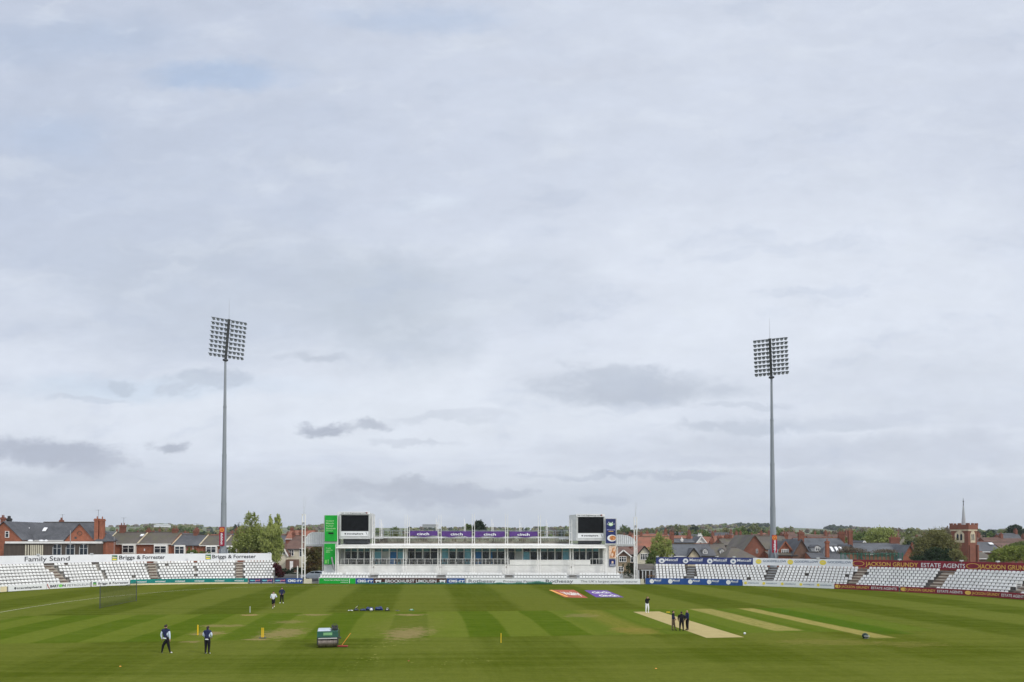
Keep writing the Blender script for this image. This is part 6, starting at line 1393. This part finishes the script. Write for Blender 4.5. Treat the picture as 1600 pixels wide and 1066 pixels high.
# far large sheds on the skyline
for lab, px0, px1, yt, yb, Y in (('long flat grey warehouse on the skyline above the left purple banner', 660, 682, 819.8, 822.5, 1500), ('low white farm buildings on the hill left of the floodlight tower', 240, 256, 820.4, 822, 1500)):
    mb = MB(); mb.box(-(px1 - px0) / 2 * Y / F, (px1 - px0) / 2 * Y / F, 0, 30, PZ(yb, Y) - 2, PZ(yt, Y)); mb.hexa([(-(px1 - px0) / 2 * Y / F - 1, -1, PZ(yt, Y)), ((px1 - px0) / 2 * Y / F + 1, -1, PZ(yt, Y)), ((px1 - px0) / 2 * Y / F + 1, 31, PZ(yt, Y)), (-(px1 - px0) / 2 * Y / F - 1, 31, PZ(yt, Y)), (-(px1 - px0) / 2 * Y / F, 12, PZ(yt, Y) + 1.2), ((px1 - px0) / 2 * Y / F, 12, PZ(yt, Y) + 1.2), ((px1 - px0) / 2 * Y / F, 18, PZ(yt, Y) + 1.2), (-(px1 - px0) / 2 * Y / F, 18, PZ(yt, Y) + 1.2)])
    o = mb.build('warehouse', 'mid_grey' if 'grey' in lab else 'panel_white'); o.location = (PX((px0 + px1) / 2, Y), Y, 0); tag(o, lab, 'building')

# ------------------------------------------------------------------ things on the field
def roller():
    g = gnd(512, 1011.5); r = thing('pitch_roller', 'green motor roller with steel drum standing on the outfield', 'roller', tuple(g), R(12)); W = .74
    gm = mat('roller_green', (.010, .080, .052), .4, .15, 3, .5); steel = mat('drum_steel', (.20, .165, .14), .4, .35, 2.5, .6, .7, stretch=(4, 1, 1))
    mb = MB(); mb.tube((-.62, 0, .31), (.62, 0, .31), .31, n=32); mb.build('front_drum', steel, r, False)
    mb = MB(); mb.tube((-.62, 1.5, .31), (.62, 1.5, .31), .31, n=32); mb.build('rear_drum', steel, r)
    mb = MB()
    for s in (-1, 1): mb.hexa([(s * .63, -.22, .20), (s * .70, -.22, .20), (s * .70, 1.8, .20), (s * .63, 1.8, .20), (s * .63, -.26, .72), (s * .70, -.26, .72), (s * .70, 1.8, .72), (s * .63, 1.8, .72)])
    mb.box(-.62, .62, -.28, -.24, .62, .72); mb.box(-.62, .62, 1.70, 1.78, .3, .72); mb.build('chassis', 'dark_metal', r)
    mb = MB(); mb.hexa([(-.69, -.30, .70), (.69, -.30, .70), (.69, 1.2, .70), (-.69, 1.2, .70), (-.68, -.26, 1.10), (.68, -.26, 1.10), (.68, 1.2, 1.12), (-.68, 1.2, 1.12)]); mb.build('bonnet', gm, r)
    mb = MB(); mb.box(-.28, .30, -.325, -.29, .84, 1.02); mb.build('badge', mat('badge_green', (.2, .42, .2), .5), r)
    mb = MB(); mb.hexa([(-.66, -.22, 1.11), (.18, -.22, 1.11), (.20, 1.15, 1.13), (-.68, 1.15, 1.13), (-.62, -.14, 1.20), (.12, -.14, 1.20), (.12, 1.0, 1.20), (-.62, 1.0, 1.20)]); mb.build('tank_lid', mat('lid_grey', (.42, .48, .55), .4), r)
    mb = MB(); mb.box(.24, .66, .3, .75, 1.14, 1.22); mb.box(.24, .66, .72, .80, 1.22, 1.38); mb.build('driver_seat', 'tar', r)
    mb = MB(); c = Vector((.45, -.05, 1.42)); 
    for i in range(14):
        a, b = i * math.tau / 14, (i + 1) * math.tau / 14; mb.tube(c + Vector((.19 * math.cos(a), .10 * math.sin(a), .14 * math.sin(a))), c + Vector((.19 * math.cos(b), .10 * math.sin(b), .14 * math.sin(b))), .022, n=6)
    mb.tube((.45, .0, 1.1), c, .03, n=6); mb.build('steering_wheel', 'tar', r)
    mb = MB(); mb.tube((.76, .1, .55), (.76, .1, 1.15), .03, n=6); mb.tube((.76, .1, .62), (.88, .1, .60), .06, n=8); mb.build('side_lever', 'dark_metal', r)
    mb = MB(); mb.box(-.62, .62, -.34, -.325, .60, .67); mb.build('drum_scraper', 'light_grey', r)
    g = gnd(535.5, 1011.2); b = thing('field_brush', 'red headed brush with an orange handle lying against the roller', 'brush', tuple(g)); mb = MB(); mb.box(-.34, .34, -.11, .11, .05, .11); mb.build('head', 'red', b)
    mb = MB(); i = 0
    for i in range(16): mb.box(-.34 + i * .043, -.32 + i * .043, -.1, .1, .0, .05)
    mb.build('bristles', 'tar', b); mb = MB(); mb.tube((-.05, 0, .14), (.5, .15, .92), .018, n=7); mb.build('handle', 'orange', b)
roller()
def stumps(label, px, py, h, col, n=1, base=None, gap=.1, r0=.03, lean=0):
    g = gnd(px, py); r = thing('practice_stumps', label, 'stumps', tuple(g), 0, None)
    for i in range(n): mb = MB(); x = (i - (n - 1) / 2) * gap; mb.tube((x, 0, 0 if not base else .04), (x + lean, 0, h), r0, r0 * .9, 8); mb.ball((x + lean, 0, h), r0 * .9); mb.build('stump', col, r)
    if base: mb = MB(); mb.box(-.24, .26, -.1, .1, 0, .07); mb.build('base', base, r)
    return r
stumps('single yellow practice stump between the two navy vested men', 309, 992.5, .76, 'yellow', 2, None, .055, .026)
stumps('set of yellow practice stumps on a dark base left of the roller', 410.2, 997.6, .76, 'yellow', 3, 'dark_metal', .075, .024)
stumps('lone thin yellow practice stump right of the centre of the outfield', 782.8, 1004.5, .66, 'yellow', 1, None, .06, .028)
stumps('lone white stump behind the strip worn by bowlers', 390.6, 957.4, .62, 'panel_white', 1, None, .05, .024)
def net():
    a, b = gnd(156, 951), gnd(213, 939.5); r = thing('practice_net', 'black practice net strung between two dark posts on the left outfield', 'net', tuple(a)); d = b - a; h0, h1 = 2.45, 2.45
    for p in (Vector((0, 0, 0)), d): mb = MB(); mb.tube(p, p + Vector((0, 0, h0)), .045, .04, 8); mb.build('post', 'dark_metal', r)
    mb = MB(); nx, nz = 64, 20
    def P(u, v): return d * u + Vector((0, 0, .08 + (h0 - .2) * v - (0.30 * math.sin(u * math.pi) * (v ** 2))))
    for i in range(nx + 1):
        for j in range(nz): mb.beam(P(i / nx, j / nz), P(i / nx, (j + 1) / nz), .008, .008)
    for j in range(nz + 1):
        w = .03 if j in (0, nz) else .008
        for i in range(nx): mb.beam(P(i / nx, j / nz), P((i + 1) / nx, j / nz), w, w)
    mb.build('netting', 'tar', r)
net()
def bag(label, px, py, w, h, d, m, rz=0, hump=.3, m2=None, name='kit_bag', grp='kit bags lying on the outfield'):
    g = gnd(px, py); r = thing(name, label, 'bag', tuple(g), rz, grp); mb = MB(); n = 8; k = 14
    for i in range(n + 1):                       # soft rounded duffel
        t = i / n; x = (t - .5) * w; s = (1 - abs(2 * t - 1) ** 4) ** .4 * (.85 + hump * .3 * math.sin(t * 9 + px)); s = max(s, .15)
        for j in range(k): a = j * math.tau / k; zz = h / 2 + h / 2 * s * math.sin(a) * (1 if math.sin(a) > 0 else .95); mb.v.append((x, d / 2 * s * math.cos(a), max(.0, zz - h / 2 * (1 - s))))
    for i in range(n):
        for j in range(k): a = i * k + j; b = i * k + (j + 1) % k; mb.f.append((a, b, b + k, a + k)); mb.mi.append(0)
    mb.f.append(tuple(range(k))[::-1]); mb.mi.append(0); mb.f.append(tuple(n * k + j for j in range(k))); mb.mi.append(0)
    mb.build('body', m, r, True); mb = MB(); mb.tube((-w * .2, -d * .1, h * .95), (0, -d * .1, h * 1.12), .018, n=6); mb.tube((0, -d * .1, h * 1.12), (w * .2, -d * .1, h * .95), .018, n=6); mb.build('handle', m2 or 'tar', r)
    mb = MB(); mb.box(-w * .18, w * .18, -d * .52, -d * .485, h * .40, h * .62); mb.build('patch', 'slate_blue' if m2 is None else m2, r)
    return r
bag('flat white kit item at the left end of the row of bags', 547.5, 954.6, .55, .10, .3, 'panel_white')
bag('small dark bag with a white bat leaning out of it', 556.5, 954.4, .55, .28, .4, 'tar')
bag('low dark bag between the bat bag and the large bag', 567, 954.4, .65, .22, .4, 'navy')
bag('long navy bag with pale lettering in the middle of the row', 577.5, 954.2, .85, .42, .45, 'navy')
bag('tall rounded navy bag right of the long lettered bag', 592, 954, .85, .46, .5, 'navy')
bag('small black bag with a white patch right of the navy bags', 605.3, 954.4, .5, .26, .35, 'tar', m2='panel_white')
bag('flat dark mat right of the row of bags', 621, 954.4, .5, .06, .3, 'concrete_dark')
bag('low green bag at the right end of the row', 643, 954, .6, .12, .3, mat('green_cloth', (.02, .25, .10), .7), m2='panel_white')
def bat(px, py, lab):
    g = gnd(px, py); r = thing('cricket_bat', lab, 'cricket bat', (g.x, g.y, .28), 0); mb = MB(); mb.beam((0, 0, 0), (.22, 0, .22), .11, .04); mb.build('blade', 'cream_render', r); mb = MB(); mb.tube((.22, 0, .22), (.36, 0, .36), .02, n=6); mb.build('handle', 'tar', r)
bat(555.5, 954.6, 'pale cricket bat leaning on the small dark bag')
def helmet(px, py, lab, m, s=1.0, nm='helmet'):
    g = gnd(px, py); r = thing(nm, lab, nm, tuple(g)); mb = MB(); mb.ball((0, 0, .13 * s), .15 * s, .18 * s, .15 * s, 12); mb.build('shell', m, r, True); mb = MB()
    for z in (.04, .08, .12): mb.tube((-.12 * s, -.17 * s, z * s), (.12 * s, -.17 * s, z * s), .008, n=5)
    mb.box(-.13 * s, .13 * s, -.24 * s, -.13 * s, .14 * s, .155 * s); mb.build('grille', 'light_grey', r)
helmet(580, 954.8, 'white helmet in front of the long navy bag', 'panel_white')
helmet(1163.5, 991.5, 'white helmet beside the end of the pale pitch', 'panel_white', .6)
helmet(1352, 998, 'dark green round bin bag lying on the worn strip at the right', mat('dark_green', (.012, .03, .022), .5), 1.5, 'helmet')
bpy.data.objects[[o.name for o in bpy.data.objects if o.get('label', '').startswith('dark green round')][0]]['label'] = 'dark green helmet lying on the worn strip at the right'
for px, py, m, lab in ((188, 1041.5, 'orange', 'flat orange marker disc on the near left outfield'), (1025, 1045, 'orange', 'flat orange marker disc on the near right outfield'), (638.5, 1033, 'red', 'small red marker disc near the grass clippings')):
    g = gnd(px, py); mb = MB(); mb.tube((0, 0, 0), (0, 0, .03), .065, .035, 14); o = mb.build('marker_disc', m); o.location = g; tag(o, lab, 'marker disc', 'marker discs on the outfield')
g = gnd(1044, 957.2); mb = MB(); mb.hexa([(-.2, -.04, 0), (.2, -.04, 0), (.2, .04, 0), (-.2, .04, 0), (-.16, -.03, .08), (.16, -.03, .08), (.16, .03, .08), (-.16, .03, .08)]); o = mb.build('creasing_board', 'yellow'); o.location = g; o.rotation_euler = (0, 0, -.4); tag(o, 'small yellow board lying beside the pale pitch', 'board')

# ------------------------------------------------------------------ people
def person(label, px, py, h, rz, pose, cols, fat=1.12, bald=False, cap=None):
    """pose: joint offsets in units of the standing height, facing -Y. cols: top, sleeve, legs, shoes, skin, shin"""
    g = gnd(px, py); r = thing('person', label, 'person', tuple(g), rz)
    J = dict(pel=(0, 0, .53), bel=(0, 0, .61), che=(0, .005, .74), nk=(0, 0, .83), hd=(0, -.012, .875), top=(0, -.005, .965),
             shL=(.105, 0, .80), shR=(-.105, 0, .80), elL=(.135, .02, .64), elR=(-.135, .02, .64), wrL=(.13, -.03, .50), wrR=(-.13, -.03, .50),
             hpL=(.055, 0, .50), hpR=(-.055, 0, .50), knL=(.06, -.01, .28), knR=(-.06, -.01, .28), anL=(.06, .01, .045), anR=(-.06, .01, .045), toL=(.07, -.085, .015), toR=(-.07, -.085, .015))
    J.update(pose); J = {k: Vector(v) * h for k, v in J.items()}
    Rd = dict(pel=.086, bel=.082, che=.098, nk=.036, hd=.048, top=.044, shL=.044, shR=.044, elL=.031, elR=.031, wrL=.021, wrR=.021, hpL=.062, hpR=.062, knL=.044, knR=.044, anL=.024, anR=.024, toL=.019, toR=.019)
    Rd = {k: v * (fat if k[:3] in ('pel', 'bel', 'che') else (1 + fat) / 2) for k, v in Rd.items()}
    names = list(J); idx = {k: i for i, k in enumerate(names)}
    E = [('pel', 'bel'), ('bel', 'che'), ('che', 'nk'), ('nk', 'hd'), ('hd', 'top'), ('che', 'shL'), ('che', 'shR'), ('shL', 'elL'), ('shR', 'elR'), ('elL', 'wrL'), ('elR', 'wrR'), ('pel', 'hpL'), ('pel', 'hpR'), ('hpL', 'knL'), ('hpR', 'knR'), ('knL', 'anL'), ('knR', 'anR'), ('anL', 'toL'), ('anR', 'toR')]
    me = bpy.data.meshes.new('person_body'); me.from_pydata([tuple(J[k]) for k in names], [(idx[a], idx[b]) for a, b in E], [])
    o = bpy.data.objects.new('tmp', me); COL.objects.link(o); sk = o.modifiers.new('s', 'SKIN'); sk.use_smooth_shade = True; o.modifiers.new('b', 'SUBSURF').levels = 2
    for k, d in zip(names, me.skin_vertices[0].data): w = Rd[k] * h; d.radius = (w, w * (.72 if k in ('che', 'bel', 'pel') else 1))
    me.skin_vertices[0].data[0].use_root = True
    bpy.context.view_layer.update(); ev = bpy.data.meshes.new_from_object(o.evaluated_get(bpy.context.evaluated_depsgraph_get())); bpy.data.objects.remove(o)
    # colour each face by the bone it is nearest to
    seg = {('pel', 'bel'): 0, ('bel', 'che'): 0, ('che', 'nk'): 0, ('nk', 'hd'): 4, ('hd', 'top'): 4, ('che', 'shL'): 0, ('che', 'shR'): 0, ('shL', 'elL'): 1, ('shR', 'elR'): 1, ('elL', 'wrL'): 1, ('elR', 'wrR'): 1, ('pel', 'hpL'): 2, ('pel', 'hpR'): 2, ('hpL', 'knL'): 2, ('hpR', 'knR'): 2, ('knL', 'anL'): 5, ('knR', 'anR'): 5, ('anL', 'toL'): 3, ('anR', 'toR'): 3}
    for m in cols: ev.materials.append(MATS[m])
    ev.materials.append(MATS['hair_dark'])
    for p in ev.polygons:
        c = p.center; best = (1e9, 0)
        for (a, b), mi in seg.items():
            A, B_ = J[a], J[b]; d = B_ - A; t = max(0, min(1, (c - A).dot(d) / d.length_squared)); q = (c - A - d * t).length - Rd[a] * h * .3
            if q < best[0]: best = (q, mi)
        p.material_index = best[1]
    # hands with five fingers, nose, ears, eyes joined into the body mesh
    bm = bmesh.new(); bm.from_mesh(ev); extra = MB()
    for sd in ('L', 'R'):
        W = J['wr' + sd]; d = (W - J['el' + sd]).normalized(); s_ = d.orthogonal().normalized(); t_ = d.cross(s_)
        P0 = W + d * .045 * h; extra.tube(W - d * .01 * h, P0, .018 * h, .022 * h, 8, 4); k = 1 if sd == 'L' else -1
        for i, ln in enumerate((.036, .042, .040, .031)):
            b = P0 + t_ * (i - 1.5) * .0115 * h; m_ = b + d * ln * .55 * h; extra.tube(b - d * .01 * h, m_, .0052 * h, .0048 * h, 6, 4); extra.tube(m_, m_ + (d * .8 + s_ * .55) * ln * .5 * h, .0048 * h, .0038 * h, 6, 4)
        b = W + d * .015 * h + t_ * .02 * h * k; m_ = b + (d + t_ * k * .9).normalized() * .025 * h; extra.tube(b, m_, .0062 * h, .0055 * h, 6, 4); extra.tube(m_, m_ + d * .018 * h, .0055 * h, .004 * h, 6, 4)
    c = (J['hd'] + J['top']) / 2; f = Vector((0, -1, 0)); 
    extra.tube(c + f * .045 * h + Vector((0, 0, .004 * h)), c + f * .062 * h - Vector((0, 0, .008 * h)), .005 * h, .009 * h, 6, 4)
    for s_ in (-1, 1):
        extra.ball(c + Vector((s_ * .018 * h, -.0465 * h, .006 * h)), .005 * h, .005 * h, .004 * h, 6, 6); extra.ball(c + Vector((s_ * .049 * h, .004 * h, 0)), .006 * h, .011 * h, .016 * h, 6, 4)
    extra.box(c.x - .014 * h, c.x + .014 * h, c.y - .052 * h, c.y - .045 * h, c.z - .023 * h, c.z - .020 * h, 6)
    k = len(ev.vertices); vs = [tuple(v.co) for v in ev.vertices] + extra.v; fs = [tuple(p.vertices) for p in ev.polygons] + [tuple(k + i for i in q) for q in extra.f]; mi = [p.material_index for p in ev.polygons] + extra.mi
    bm.free(); m2 = bpy.data.meshes.new('body'); m2.from_pydata(vs, [], fs); 
    for m in ev.materials: m2.materials.append(m)
    m2.polygons.foreach_set('material_index', mi); m2.polygons.foreach_set('use_smooth', [True] * len(fs)); m2.update(); ob = bpy.data.objects.new('body', m2); COL.objects.link(ob); ob.parent = r
    if not bald:
        mb = MB(); cc = c + Vector((0, .010 * h, .014 * h)); mb.ball(cc, .053 * h, .056 * h, .052 * h, 12, 0); mb.v = [(x, y, max(z, cc.z - .045 * h + max(0, (cc.y + .01 * h - y)) * 1.6)) for x, y, z in mb.v]
        mb.build('hair', 'hair_dark' if not cap else cap, r, True)
    lo = min(v[2] for v in vs); r.location.z -= lo
    return r, J
mat('hair_dark', (.03, .022, .018), .8, .2, 8); mat('skin', (.42, .25, .18), .6, .05, 4, .3); mat('cloth_navy', (.022, .028, .075), .85, .2, 5, .15); mat('cloth_black', (.014, .014, .018), .85, .2, 5, .15); mat('cloth_white', (.72, .74, .78), .85, .05, 5, .15)
mat('cloth_blue_white', (.58, .66, .78), .85, .08, 5, .15); mat('cloth_brown', (.17, .12, .085), .85, .15, 5, .15); mat('cloth_grey', (.2, .22, .26), .85, .1, 5); mat('shoe_white', (.78, .78, .76), .5, .05, 4)
walk = dict(hpL=(.055, 0, .50), knL=(.10, -.02, .27), anL=(.17, .0, .045), toL=(.215, -.07, .015), knR=(-.09, .0, .27), anR=(-.12, .02, .045), toR=(-.15, -.05, .015), wrR=(-.135, .0, .49), elR=(-.155, .02, .64), elL=(.15, .01, .64), wrL=(.17, .02, .49), shR=(-.11, 0, .8), shL=(.11, 0, .8))
p1, J1 = person('man in navy vest over white sleeves and white shoes walking away with legs apart', 258.5, 1021, 1.86, R(180 - 8), {k: (-v[0], v[1], v[2]) for k, v in {a: b for a, b in walk.items()}.items()} | {}, ('cloth_navy', 'cloth_blue_white', 'cloth_black', 'shoe_white', 'skin', 'cloth_black'))
front = dict(elL=(.15, .0, .66), elR=(-.15, .0, .66), wrL=(.10, -.10, .57), wrR=(-.10, -.10, .57), knL=(.055, -.01, .28), knR=(-.055, -.01, .28), anL=(.065, .01, .045), anR=(-.06, .01, .045), hd=(0, -.03, .868), top=(0, -.045, .95))
p2, J2 = person('man in navy vest and white sleeves standing with hands in front beside yellow stumps', 323.8, 1022, 1.80, R(180), front, ('cloth_navy', 'cloth_blue_white', 'cloth_black', 'shoe_white', 'skin', 'cloth_black'))
for p, J in ((p1, J1), (p2, J2)):      # pale shirt hem below the vest
    mb = MB(); c = J['pel']; h = c.z / .53; mb.tube(c + Vector((0, 0, -.025 * h)), c + Vector((0, 0, .012 * h)), .098 * h, .092 * h, 16); mb.v = [(x, c.y + (y - c.y) * .85, z) for x, y, z in mb.v]; mb.build('shirt_hem', 'cloth_white', p, True)
run = dict(knL=(.06, -.13, .33), anL=(.05, .0, .15), toL=(.05, -.07, .10), knR=(-.05, .0, .27), anR=(-.04, .05, .05), toR=(-.045, -.03, .015), elL=(.17, .05, .67), wrL=(.13, -.08, .66), elR=(-.17, .06, .67), wrR=(-.13, -.07, .60), shL=(.115, 0, .80), shR=(-.115, 0, .80))
person('bowler in white top and black shorts jogging towards the camera', 427.3, 950.8, 1.84, R(6), run, ('cloth_white', 'cloth_blue_white', 'cloth_black', 'shoe_white', 'skin', 'skin'))
person('coach in dark navy tracksuit and white shoes standing with hands in pockets', 440.3, 942.8, 1.88, R(0), dict(elL=(.18, .02, .68), elR=(-.18, .02, .68), wrL=(.10, -.05, .58), wrR=(-.10, -.05, .58), anL=(.085, .01, .045), anR=(-.085, .01, .045), toL=(.11, -.08, .015), toR=(-.11, -.08, .015)), ('cloth_navy', 'cloth_navy', 'cloth_black', 'shoe_white', 'skin', 'cloth_black'))
p5, J5 = person('player in black top and white trousers with raised arms at the end of the pitch', 1011.2, 957.6, 1.66, R(12), dict(che=(0, -.02, .74), elL=(.13, -.12, .78), wrL=(.05, -.12, .90), elR=(-.13, -.12, .78), wrR=(-.05, -.12, .90), knL=(.075, -.03, .28), knR=(-.075, -.02, .28), anL=(.075, .0, .045), anR=(-.08, .0, .045), hd=(0, -.04, .87), top=(0, -.05, .95)), ('cloth_black', 'cloth_black', 'cloth_white', 'shoe_white', 'skin', 'cloth_white'))
person('man in dark jacket and brown trousers standing sideways by the pitch', 1052, 985.2, 1.62, R(62), dict(elL=(.13, -.01, .65), elR=(-.13, -.01, .65), wrL=(.09, -.08, .57), wrR=(-.09, -.08, .57), knL=(.04, -.05, .28), anL=(.04, -.09, .045), toL=(.045, -.175, .015), knR=(-.04, .02, .28), anR=(-.04, .05, .045), toR=(-.045, -.035, .015)), ('cloth_black', 'cloth_navy', 'cloth_brown', 'hair_dark', 'skin', 'cloth_brown'))
person('broad man in black coat seen from behind between two others', 1065, 986.3, 1.58, R(174), dict(shL=(.13, 0, .79), shR=(-.13, 0, .79), elL=(.17, .0, .64), elR=(-.17, .0, .64), wrL=(.15, -.06, .54), wrR=(-.15, -.06, .54), anL=(.085, .01, .045), anR=(-.085, .01, .045), knL=(.075, -.01, .28), knR=(-.075, -.01, .28)), ('cloth_black', 'cloth_black', 'cloth_black', 'hair_dark', 'skin', 'cloth_black'), fat=1.4)
person('bald man in dark suit turned towards the broad man in black', 1074, 985, 1.66, R(-75), dict(elL=(.13, -.01, .65), wrL=(.08, -.09, .56), elR=(-.13, -.01, .65), wrR=(-.08, -.09, .56)), ('cloth_navy', 'cloth_navy', 'cloth_black', 'hair_dark', 'skin', 'cloth_black'), bald=True)

# ------------------------------------------------------------------ air
def haze():
    m = bpy.data.materials.new('haze'); m.use_nodes = True; t = m.node_tree; t.nodes.clear(); out = t.nodes.new('ShaderNodeOutputMaterial'); v = t.nodes.new('ShaderNodeVolumePrincipled')
    v.inputs['Color'].default_value = (.86, .90, .97, 1); v.inputs['Density'].default_value = .00009; v.inputs['Anisotropy'].default_value = .2; t.links.new(v.outputs[0], out.inputs['Volume'])
    mb = MB(); mb.box(-5200, 5200, -500, 6700, -60, 84); o = mb.build('haze', m); o['kind'] = 'stuff'
haze()
